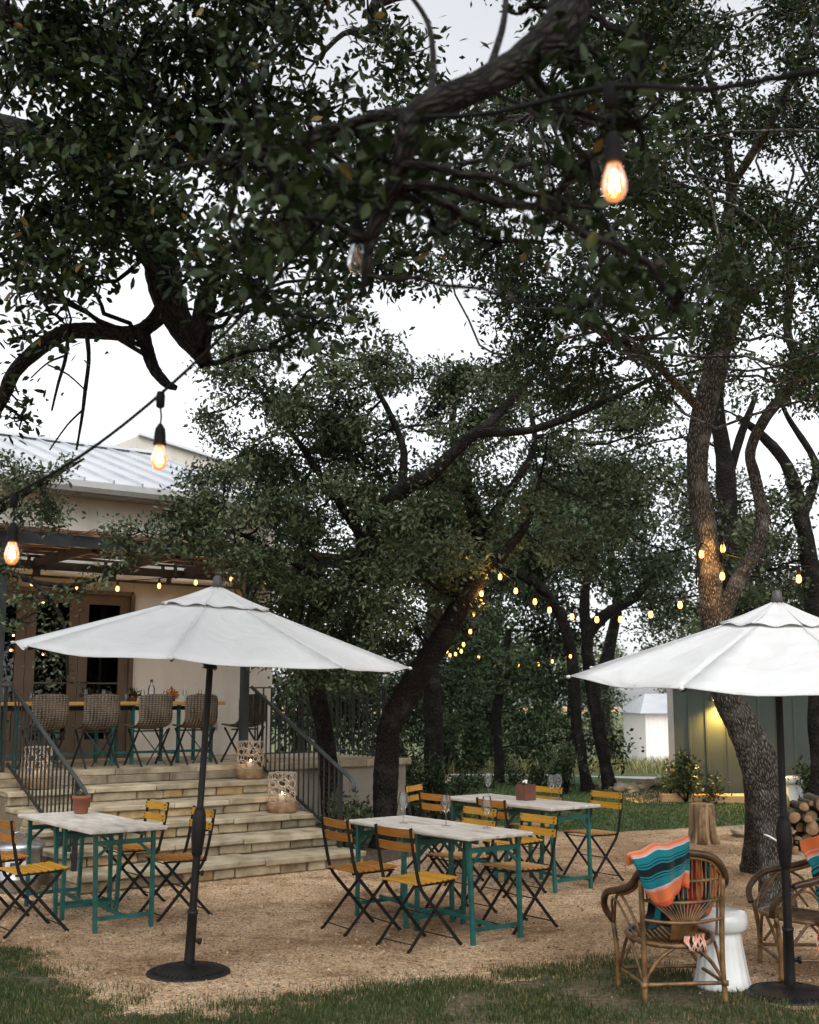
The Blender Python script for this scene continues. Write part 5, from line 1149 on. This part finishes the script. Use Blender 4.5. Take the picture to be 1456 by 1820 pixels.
# --- near oak, trunk right of the camera; its big limb crosses the top of the picture
N2 = [wl((2.75, 3.7, -.1, .21), (2.7, 3.65, .6, .17), (2.55, 3.55, 1.6, .15), (2.2, 3.4, 2.6, .13), (1.6, 3.2, 3.5, .1), (1.0, 3.0, 3.95, .075)),
      limb_w([(1.0, 3.0, 3.95, .075)]+[tuple(P(x, y, Y))+(r*Y/F,) for x, y, Y, r in [(1060, -40, 2.75, 40), (1000, 40, 2.68, 38), (930, 105, 2.62, 34), (850, 152, 2.56, 31), (780, 182, 2.5, 32), (735, 212, 2.48, 27), (718, 265, 2.48, 20), (700, 330, 2.5, 17), (672, 385, 2.52, 13), (655, 450, 2.55, 9), (645, 520, 2.58, 5)]]),
      lp([(745, 205, 2.5, 18), (680, 205, 2.6, 14), (600, 235, 2.75, 12), (510, 265, 2.9, 11), (440, 275, 3.1, 10), (380, 285, 3.3, 8), (300, 300, 3.5, 4)]),
      lp([(860, 150, 2.56, 8), (895, 40, 2.7, 6), (900, -60, 2.9, 4)]),
      lp([(760, 200, 2.5, 10), (770, 120, 2.6, 7), (760, 40, 2.7, 5), (720, -20, 2.8, 4)]),
      lp([(1150, 60, 3.2, 16), (1110, 180, 3.3, 14), (1080, 250, 3.4, 11), (1000, 330, 3.6, 8), (960, 420, 3.7, 5)])]
b2_ = cells({150: '....22112335....', 250: '...357753332....', 350: '...267763343....', 450: '....47742343....', 545: '....363..233....', 50: '.....1..13341...'}, 2.4, 3.4, 41, (38, 66), (.1, .22), .68, 1.45)
N2.append(wl((2.2, 3.4, 2.6, .1), (2.1, 2.4, 3.9, .09), (1.6, 1.2, 4.8, .08), (.8, .3, 5.1, .07), (-.4, -.5, 5.2, .06), (-1.8, -1.2, 5.3, .04))); N2.append(wl((1.6, 1.2, 4.8, .07), (2.4, -.4, 5.2, .05), (3.2, -2., 5.3, .03)))
def _free(b):
    p = b[0]; f = p[1]*cT+(p[2]-EYE)*sT; x = 728+F*p[0]/f; y = 910-F*(-p[1]*sT+(p[2]-EYE)*cT)/f
    return not (abs(x-636) < 62 and 360 < y < 540 and p[1] < 2.8)
b2_ = [b for b in b2_ if _free(b)]
rr_n = random.Random(77)
for i in range(34):  # unseen crown behind the camera, added to shade the near limb and leaves
    q = (rr_n.uniform(-3.2, 4.2), rr_n.uniform(-3.5, 1.2), rr_n.uniform(4.5, 6.4))
    if q[2] > EYE+max(q[1], 0)*.62+2.2: b2_.append((np.array(q), (rr_n.uniform(.6, 1.), rr_n.uniform(.6, 1.), rr_n.uniform(.35, .6)), .55))
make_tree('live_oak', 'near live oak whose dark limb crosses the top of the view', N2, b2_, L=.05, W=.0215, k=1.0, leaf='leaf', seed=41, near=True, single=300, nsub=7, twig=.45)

# --- left oak, trunk outside the left edge, dark limbs with stubs
N1 = [wl((-3.7, 6.4, -.1, .26), (-3.6, 6.3, .8, .21), (-3.35, 6.2, 2.2, .18), (-2.9, 6.1, 3.6, .15), (-2.3, 6.0, 4.6, .12)),
      lp([(-120, 180, 6.1, 26), (0, 225, 6.0, 26), (100, 262, 5.95, 26), (180, 312, 5.9, 27), (238, 385, 5.9, 28), (280, 455, 5.9, 29), (295, 520, 5.9, 28), (325, 585, 5.9, 25), (352, 622, 5.85, 21), (366, 648, 5.85, 15)]),
      lp([(300, 535, 5.9, 20), (272, 572, 5.95, 15), (235, 592, 6., 14), (170, 588, 6.1, 14), (115, 592, 6.15, 14), (65, 622, 6.2, 14), (25, 662, 6.25, 13), (2, 712, 6.3, 12), (-40, 780, 6.3, 9)]),
      lp([(255, 588, 5.95, 11), (262, 625, 5.9, 11), (275, 658, 5.9, 10), (296, 682, 5.9, 8), (314, 690, 5.9, 5)]),
      lp([(352, 622, 5.85, 20), (362, 570, 5.9, 20), (370, 520, 6., 16), (400, 450, 6.2, 10)]),
      lp([(-60, -20, 6.2, 22), (40, 42, 6.1, 20), (130, 68, 6., 20), (212, 92, 6., 19), (258, 140, 6., 17), (285, 185, 6., 15), (330, 240, 6., 13), (390, 300, 6.1, 8)]),
      lp([(0, 150, 5.6, 9), (90, 130, 5.6, 9), (165, 108, 5.6, 9), (215, 150, 5.6, 8), (280, 210, 5.6, 7), (340, 250, 5.6, 5)]),
      lp([(155, 592, 6.1, 5), (158, 640, 6.1, 4), (152, 690, 6.1, 4), (146, 740, 6.1, 3), (136, 800, 6.1, 2)], 4), lp([(122, 595, 6.1, 4), (116, 640, 6.1, 4), (104, 680, 6.1, 3), (92, 730, 6.1, 2)], 4),
      lp([(116, 632, 6.1, 2.5), (85, 645, 6.1, 2), (55, 672, 6.1, 1.5)], 3), lp([(150, 726, 6.1, 2.5), (120, 755, 6.1, 2), (88, 800, 6.1, 1.5)], 3), lp([(85, 648, 6.1, 1.8), (120, 665, 6.1, 1.8), (150, 692, 6.1, 1.5)], 3),
      lp([(1050, -60, 6.5, 14), (700, -10, 6.4, 13), (660, 50, 6.4, 10), (610, 60, 6.4, 6), (560, 110, 6.4, 4)], 4), lp([(620, 55, 6.4, 6), (680, 75, 6.4, 4), (725, 28, 6.4, 3)], 3)]
b1_ = cells({-50: '88888631', 50: '88888211', 150: '88888421', 250: '99998863', 350: '99998764', 450: '8998876.', 530: '4..1441.', 640: '1.......'}, 4.7, 6.3, 42, (46, 80), (.2, .45), 1.3, 1.8)
b1_ += [pb(20, 700, 6.3, 40, 40, .2, .7), pb(40, 745, 6.3, 30, 25, .2, .5), pb(100, 560, 6.1, 70, 25, .25, .6), pb(40, 600, 6.2, 45, 30, .2, .6)]
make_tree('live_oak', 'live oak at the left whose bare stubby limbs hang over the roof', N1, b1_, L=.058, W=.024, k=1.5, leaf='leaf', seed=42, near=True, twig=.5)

# --- right oak with the leaning trunk behind the rattan chairs
Dy = 10.3
D = [lp([(1380, 1628, Dy, 35.2), (1378, 1590, Dy, 26.4), (1374, 1530, Dy, 25.5), (1368, 1450, Dy, 27.3), (1352, 1370, Dy, 29.0), (1322, 1295, Dy, 27.3), (1292, 1235, Dy, 25.5), (1275, 1160, Dy, 22.9), (1264, 1080, Dy, 21.1), (1259, 1000, Dy, 21.1), (1250, 920, Dy, 20.2), (1240, 850, Dy, 19.4), (1243, 780, Dy, 19.4), (1258, 700, Dy, 19.4), (1280, 620, Dy, 20.2), (1300, 560, Dy, 20.2)]),
     lp([(1300, 565, Dy, 17.6), (1306, 500, Dy, 15.8), (1290, 420, 10., 13.2), (1300, 330, 9.8, 10.6), (1280, 200, 9.5, 7.9), (1230, 60, 9.2, 5.3)]),
     lp([(1302, 555, Dy, 15.0), (1340, 515, 10.2, 12.3), (1390, 490, 10., 11.4), (1456, 462, 9.8, 10.6), (1560, 420, 9.5, 7.0)]),
     lp([(1346, 1548, 12.4, 27), (1345, 1500, 12.2, 21), (1342, 1420, 11.7, 19), (1338, 1360, 11.1, 17), (1325, 1310, 10.6, 13)]),
     lp([(1275, 1120, Dy, 14.1), (1310, 1035, 10.6, 13.2), (1345, 975, 10.8, 12.3), (1356, 920, 10.9, 11.4), (1342, 850, 11., 10.6), (1334, 800, 11., 10.6), (1362, 740, 11., 10.6), (1405, 690, 11., 10.6), (1420, 650, 11., 9.7), (1400, 590, 11., 7.9), (1404, 500, 11., 7.0), (1398, 420, 11., 4.4)]),
     lp([(1250, 735, Dy, 8.8), (1180, 660, 10., 7.9), (1090, 600, 9.6, 7.0), (1000, 560, 9.2, 5.3), (900, 520, 9., 3.5)]),
     lp([(1290, 420, 9.9, 8.8), (1200, 330, 9.2, 7.9), (1080, 260, 8.6, 6.2), (950, 200, 8.2, 4.4)]),
     lp([(1300, 330, 9.8, 7.9), (1380, 200, 9., 7.0), (1440, 60, 8.4, 5.3)])]
bd_ = cells({-50: '........38888888', 50: '........16888888', 150: '........27888888', 250: '......3578888888', 350: '......4688888888', 450: '.......378888888', 550: '.........8878788', 640: '.........7764466', 720: '..........3..244'}, 6.6, 11.5, 43, (48, 82), (.3, .8), 1.3, 1.8)
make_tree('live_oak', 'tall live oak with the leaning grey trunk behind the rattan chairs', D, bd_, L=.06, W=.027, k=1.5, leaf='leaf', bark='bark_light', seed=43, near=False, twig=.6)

# --- leaning oak behind the middle table
B = [lp([(682, 1518, 14.3, 28.1), (684, 1480, 14.3, 22.9), (685, 1420, 14.3, 20.7), (687, 1345, 14.3, 20.0), (697, 1285, 14.2, 20.0), (735, 1212, 14.1, 20.7), (785, 1135, 14., 20.0), (825, 1068, 13.9, 17.8), (862, 1018, 13.9, 14.1), (905, 972, 13.9, 9.6), (940, 925, 13.9, 5.9), (960, 850, 14, 3.7)]),
     lp([(822, 1075, 14., 13.3), (842, 1000, 14.3, 14.1), (848, 940, 14.5, 13.3), (835, 880, 14.6, 11.8), (815, 820, 14.6, 9.6), (805, 740, 14.6, 6.7), (830, 660, 14.6, 3.7)]),
     lp([(842, 960, 14.4, 8.9), (900, 880, 14.6, 7.4), (950, 790, 14.8, 5.9), (930, 690, 14.8, 3.7)])]
bb_ = cells({650: '........75', 720: '......489865', 800: '......688864', 880: '......788763', 960: '......68875', 1040: '......6862', 1110: '......572'}, 13.4, 15.8, 44, (48, 76), (.5, .9), 1.1, 1.3)
make_tree('live_oak', 'leaning live oak behind the middle table with string lights on its limb', B, bb_, L=.075, W=.036, k=2.1, leaf='leaf_mid', seed=44)
# --- oak in the planting bed by the stair railing
C = [lp([(593, 1515, 14.6, 23.5), (590, 1450, 14.6, 17.6), (583, 1345, 14.6, 15.1), (566, 1245, 14.5, 14.3), (553, 1160, 14.4, 14.3), (560, 1092, 14.2, 14.3), (606, 1042, 14., 13.4), (646, 995, 13.8, 13.4), (648, 955, 13.6, 12.6), (684, 898, 13.4, 13.4), (720, 867, 13.3, 13.4), (764, 846, 13.2, 12.6), (803, 808, 13.1, 10.9), (846, 770, 13., 10.1), (885, 768, 13., 8.4), (945, 764, 12.9, 7.6), (1010, 742, 12.8, 7.6), (1075, 712, 12.6, 6.7), (1125, 690, 12.4, 5.0), (1180, 660, 12.2, 3.4)]),
     lp([(650, 965, 13.6, 8.4), (600, 890, 13.4, 6.7), (540, 800, 13.2, 5.9), (485, 725, 13., 4.2), (440, 660, 13., 2.5)]), lp([(715, 870, 13.3, 8.4), (715, 790, 13.5, 6.7), (680, 710, 13.6, 5.0), (640, 640, 13.6, 3.4)]),
     lp([(600, 1045, 14., 7.6), (520, 1000, 13.3, 5.9), (430, 950, 12.8, 4.2), (330, 930, 12.5, 3.4)]), lp([(855, 768, 13., 7.6), (930, 690, 13.2, 5.9), (1000, 600, 13.2, 4.2)])]
bc_ = cells({620: '....251', 680: '...1787', 760: '...2998', 840: '....798', 910: '...5777', 980: '..26777', 1040: '....578', 1110: '.....78', 1170: '.....66'}, 12.6, 14.6, 45, (46, 74), (.45, .85), 1.1, 1.35)
bc_ += [pb(x_, y_, 12.3+.02*(x_ % 13), 62, 34, .4, 1.) for x_, y_ in ((300, 908), (380, 890), (440, 925), (330, 955), (415, 980), (490, 895), (470, 1000), (230, 955), (400, 850))]
bc_ += [pb(370, 735, 13, 55, 45, .5, .9), pb(420, 660, 13.1, 60, 45, .5, .9), pb(480, 625, 13.2, 70, 38, .5, .9), pb(560, 625, 13.3, 80, 32, .5, .9), pb(650, 640, 13.4, 60, 30, .5, .8), pb(340, 905, 12.4, 60, 28, .4, .8), pb(250, 945, 12.3, 60, 22, .4, .6), pb(350, 965, 12.4, 60, 28, .4, .8), pb(290, 985, 12.4, 45, 18, .3, .5), pb(385, 1175, 12.9, 18, 14, .12, .5)]
make_tree('live_oak', 'live oak by the stair railing with foliage spilling over the pergola roof', C, bc_, L=.072, W=.034, k=2.1, leaf='leaf_mid', seed=45)
# --- small tree in front of the pergola's left post
VT = [wl(tuple(T(-3.0, 1.4, -.1))+(.09,), tuple(T(-2.95, 1.4, 1.2))+(.075,), tuple(T(-2.6, 1.5, 2.6))+(.06,), tuple(T(-2.2, 1.5, 3.6))+(.04,)), lp([(-60, 960, 12.4, 8), (10, 900, 12.3, 6), (90, 850, 12.2, 4), (150, 815, 12.2, 2)]), lp([(-40, 1010, 12.3, 6), (50, 1030, 12.2, 5), (110, 1100, 12.2, 4), (120, 1200, 12.2, 3)]), lp([(40, 1030, 12.2, 4), (130, 1040, 12.2, 4), (220, 1010, 12.2, 2)])]
bv = [pb(20, 830, 12.3, 45, 45, .4), pb(70, 845, 12.2, 50, 35, .4), pb(130, 825, 12.2, 40, 14, .2, .6), pb(40, 900, 12.2, 60, 40, .4), pb(95, 905, 12.2, 35, 35, .4), pb(20, 1000, 12.2, 35, 35, .3, .7), pb(60, 1060, 12.2, 45, 25, .3, .7), pb(130, 1050, 12.1, 45, 20, .3, .7), pb(185, 1030, 12.1, 35, 16, .25, .6), pb(210, 1005, 12.1, 16, 16, .2, .5), pb(35, 1105, 12.2, 35, 20, .3, .8), pb(95, 1110, 12.2, 40, 18, .3, .6), pb(90, 1165, 12.2, 25, 20, .2, .6), pb(105, 1205, 12.2, 18, 25, .2, .5), pb(-60, 880, 12.4, 60, 80, .5), pb(-60, 1050, 12.4, 50, 60, .5)]
make_tree('young_oak', 'young oak spilling small leaves over the left pergola post', VT, bv, L=.062, W=.03, k=2.3, leaf='leaf_mid', seed=46, twig=.4)

# --- trees across the lawn
E1 = [lp([(1045, 1404, 22.5, 14), (1038, 1370, 22.5, 10), (1026, 1290, 22.5, 9.5), (1019, 1200, 22.4, 9.5), (1012, 1140, 22.3, 9.5), (988, 1080, 22.2, 9), (955, 1040, 22.1, 10), (900, 1010, 22, 6)]),
      lp([(1084, 1400, 22.8, 15), (1076, 1360, 22.8, 11), (1060, 1270, 22.8, 10.5), (1048, 1190, 22.8, 10.5), (1046, 1130, 22.8, 10), (1080, 1090, 22.9, 11), (1130, 1060, 23, 8), (1180, 1000, 23, 5)]), lp([(1043, 1135, 22.8, 10), (1040, 1050, 23, 9), (1060, 960, 23, 7), (1050, 850, 23, 5)])]
be = cells({730: '.........365', 810: '.........6877', 890: '.........6876', 970: '.........7643', 1040: '........6652', 1110: '........57'}, 20.5, 24.5, 47, (48, 80), (.8, 1.5), .85, 1.)
make_tree('live_oak', 'pair of dark leaning trunks across the lawn, left of the white barn', E1, be, L=.11, W=.055, k=2.0, leaf='leaf_far', seed=47)
E2 = [lp([(888, 1392, 24, 10), (886, 1330, 24, 8), (884, 1260, 24, 8), (895, 1190, 24, 7), (905, 1120, 24, 5)])]
be = cells({1150: '........687', 1220: '........787', 1280: '........5.7'}, 23.5, 27, 48, (48, 75), (.8, 1.5), .85, 1.)
make_tree('live_oak', 'thin trunked dark oak in the shade beyond the back table', E2, be, L=.12, W=.06, k=2.0, leaf='leaf_far', seed=48)
E3 = [lp([(772, 1440, 18.5, 20.8), (772, 1340, 18.5, 16.0), (770, 1250, 18.5, 14.4), (764, 1170, 18.5, 13.6), (770, 1080, 18.5, 11.2), (740, 980, 18.5, 6.4)])]
be = cells({1000: '.......66', 1080: '......77', 1160: '......887', 1240: '......777'}, 19, 21.5, 49, (48, 75), (.8, 1.4), .8, 1.)
make_tree('live_oak', 'dark thick trunked oak behind the leaning middle oak', E3, be, L=.1, W=.05, k=2.0, leaf='leaf_far', seed=49)
E4 = [lp([(1462, 1450, 17, 22.1), (1458, 1300, 17, 18.7), (1450, 1100, 17, 17.0), (1436, 980, 17, 16.1), (1420, 900, 17, 14.4), (1400, 830, 17, 11.0), (1350, 770, 17, 7.6), (1310, 740, 17, 5.1)]), lp([(1425, 920, 17, 10.2), (1450, 830, 17, 7.6), (1400, 740, 17, 5.1), (1380, 690, 17, 3.4)]),
      lp([(1300, 1100, 16.6, 11.9), (1295, 960, 16.6, 15.3), (1292, 860, 16.6, 16.1), (1283, 790, 16.6, 14.4), (1276, 720, 16.6, 11.0), (1290, 640, 16.6, 6.8)]), lp([(1294, 850, 16.6, 8.5), (1315, 780, 16.6, 7.6), (1345, 700, 16.6, 4.2)])]
be = cells({640: '...........2355', 720: '...........1345', 800: '...........3244', 880: '..........37456', 960: '..........53577', 1040: '..........3.478', 1120: '...........3.77'}, 15, 18.5, 50, (46, 74), (.6, 1.1), .75, .95)
make_tree('live_oak', 'oak group behind the right oak, its twisting limbs against the sky', E4, be, L=.085, W=.042, k=1.9, leaf='leaf_mid', seed=50)

# --- far belt of trees closing the view (and what the door glass mirrors)
def wtree(x, y, h, rad, seed, label, leaf='leaf_far', L=.2, W=.1, k=1.6, low=.25):
    rr = random.Random(seed); z0 = gz(y); tr = [wl((x, y, z0-.2, .04*h*.75), (x+rr.uniform(-.2, .2), y, z0+h*.25, .03*h*.75), (x+rr.uniform(-.5, .5), y, z0+h*.55, .02*h*.75), (x+rr.uniform(-.7, .7), y, z0+h*.85, .05))]
    bl = []
    for i in range(11):
        f = low+(.98-low)*rr.random(); r = rad*(.35+.25*rr.random()); a = rr.uniform(0, 6.3); q = rad*rr.random()**.5*math.sin(PI*min(1, .25+f*.7))*.8
        bl.append(((x+q*math.cos(a), y+q*math.sin(a), z0+h*f), (r, r, r*.75), 1.))
    return make_tree('background_tree', label, tr, bl, L=L, W=W, k=k, leaf=leaf, seed=seed, group='trees of the far belt', nsub=14)
far = [(-14, 34, 8, 4, 'tree of the far belt behind the house roof'), (-8, 33, 7.5, 4, 'tree of the far belt right behind the house'), (-3, 32, 7.5, 3.6, 'far belt tree showing through the terrace railing'), (1.2, 33, 8, 3.8, 'far belt tree behind the leaning middle oak'), (2.7, 38, 7.5, 3.2, 'far belt tree above the sagging string of bulbs'), (17, 66, 9, 5, 'pale far tree left of the white barn'), (9.5, 72, 8, 4.5, 'pale far tree between the dark trunks and the barn'), (20, 75, 10, 6, 'pale far tree behind the white barn'), (6.5, 40, 10.5, 3.6, 'tall far belt tree above the white barn'), (11.5, 44, 10.5, 4, 'tall far belt tree behind the right oak trunk'), (14, 34, 7, 3.6, 'far belt tree behind the green shed'), (20, 30, 7.5, 4, 'far belt tree right of the green shed'), (3.5, 70, 8, 5, 'pale far tree behind the lawn')]
for i, (x, y, h, rd, lb) in enumerate(far): wtree(x, y, h, rd, 300+i, lb, 'leaf_bright' if y > 55 else 'leaf_far', low=.5 if h > 10 else .1 if y > 30 else .2, L=.24 if y > 50 else .17, W=.12 if y > 50 else .085)
for i, (x, y, h, rd) in enumerate([(9.5, 7.5, 7, 3.2), (13.5, 4.5, 7.5, 3.4), (12, 12, 7.5, 3.2), (17, 8, 8, 4)]): wtree(x, y, h, rd, 400+i, ['oak just right of the view, nearest the right umbrella', 'oak right of the view, level with the grass strip', 'oak right of the view, beyond the firewood stack', 'largest oak far right of the view'][i], 'leaf_far', L=.14, W=.07, low=.3)

# --- shrubs
def shrub(x, y, wpx, hpx, Yd, label, leaf='leaf_far', seed=0, L=.07, W=.035, k=2.2, rd=.5):
    rng = np.random.default_rng(seed); c = G(x, y) if Yd is None else P(x, y, Yd); Yd = c[1]; c[2] = gz(Yd); root = thing('shrub', label, 'shrub', c)
    wd = wpx*Yd/F; h = hpx*Yd/F; N = int(k*wd*h*3/(.5*L*W)); ns = 16
    S = np.stack([rng.normal(size=ns)*wd*.5, rng.normal(size=ns)*rd*.5, h*(.15+.7*rng.random(ns))], 1); S[:, 0] *= 1-.4*S[:, 2]/h
    nc = max(6, N//12); si = rng.integers(0, ns, nc); cd = unit(rng.normal(size=(nc, 3))); cc = S[si]+cd*rng.random(nc)[:, None]**.5*np.array([wd*.32, rd*.35, h*.24]); cc[:, 2] = np.maximum(cc[:, 2], .03)
    li = np.repeat(np.arange(nc), 12); p = cc[li]+rng.normal(size=(len(li), 3))*.06; p[:, 2] = np.maximum(p[:, 2], .01)
    V, Fq, lv, kk = leaf_arrays(rng, p, cd[li]*.6+rng.normal(size=(len(li), 3))*.6+np.array([0, 0, .3]), L, W)
    link(bpy.data.objects.new('foliage', np_mesh('foliage', V, Fq, kk, M[leaf], {'lv': ('FLOAT', lv)})), root)
    tw = [(bend(rng, (0, 0, -.02), q, 6, .1), np.linspace(.014, .004, 6)) for q in S[:9]]; link(bpy.data.objects.new('stems', bark_mesh('stems', tw, M['bark'], (0, 0, 0), seed, 6)), root)
for i, a in enumerate([(775, 1428, 45, 110, 17.5, 'dark shrub behind the leaning oak at the end of the retaining wall', 'leaf_far'), (735, 1420, 35, 80, 17., 'dark shrub just right of the retaining wall end', 'leaf_far'), (825, 1415, 28, 55, 19., 'low dark shrub at the left of the back table', 'leaf_far'),
                       (640, 1478, 35, 75, 14.4, 'green shrub in the bed behind the stair railing, near the wall', 'leaf_mid'), (610, 1490, 30, 95, 14.1, 'tall thin shrub in the bed beside the steps', 'leaf_mid'), (555, 1440, 28, 60, 15.2, 'shrub in the bed near the top of the steps', 'leaf_mid'),
                       (1005, 1402, 36, 75, 22, 'dark shrub between the two wine glasses and the far trunks', 'leaf_far'), (850, 1400, 26, 22, 23.5, 'low shrub at the foot of the thin trunk', 'leaf_far'), (920, 1398, 30, 24, 24, 'low shrub left of the leaning far trunks', 'leaf_far'), (955, 1400, 26, 40, 23.5, 'leafy shrub behind the planter box', 'leaf_far'),
                       (1222, 1424, 24, 85, 20.3, 'dark shrub against the left corner of the green shed', 'leaf_far'), (1262, 1424, 22, 50, 20.2, 'small shrub under the lamp of the green shed', 'leaf_far'), (1195, 1418, 14, 60, 20.8, 'pale leafy shrub left of the green shed corner', 'leaf_bright'), (1440, 1425, 25, 70, 19.6, 'dark shrub right of the distant ceramic stool', 'leaf_far'),
                       (640, 1340, 60, 90, 19, 'shrub behind the terrace railing', 'leaf_far'), (560, 1345, 45, 100, 20, 'dark shrub behind the terrace corner', 'leaf_far'), (700, 1400, 60, 190, 20, 'tall dark shrub behind the retaining wall', 'leaf_far'), (845, 1372, 60, 120, 31, 'tall dark shrub behind the lawn, left of the thin trunk', 'leaf_far'), (960, 1368, 70, 120, 32, 'tall dark shrub behind the lawn, right of the thin trunk', 'leaf_far')]):
    shrub(*a, seed=500+i, rd=.5 if a[4] < 26 else 1.2, L=.07 if a[4] < 26 else .13, W=.035 if a[4] < 26 else .065)
# small tied sprig of rope on the right oak
t = thing('white_rope', 'short white rope end tied round the right oak trunk', 'rope', P(1362, 1487, 10.)); MB().tube([(-.05, -.12, .03), (-.02, -.16, .02), (.03, -.16, -.01), (.06, -.13, -.045)], .008, 6).build('cord', M['ceramic'], t)
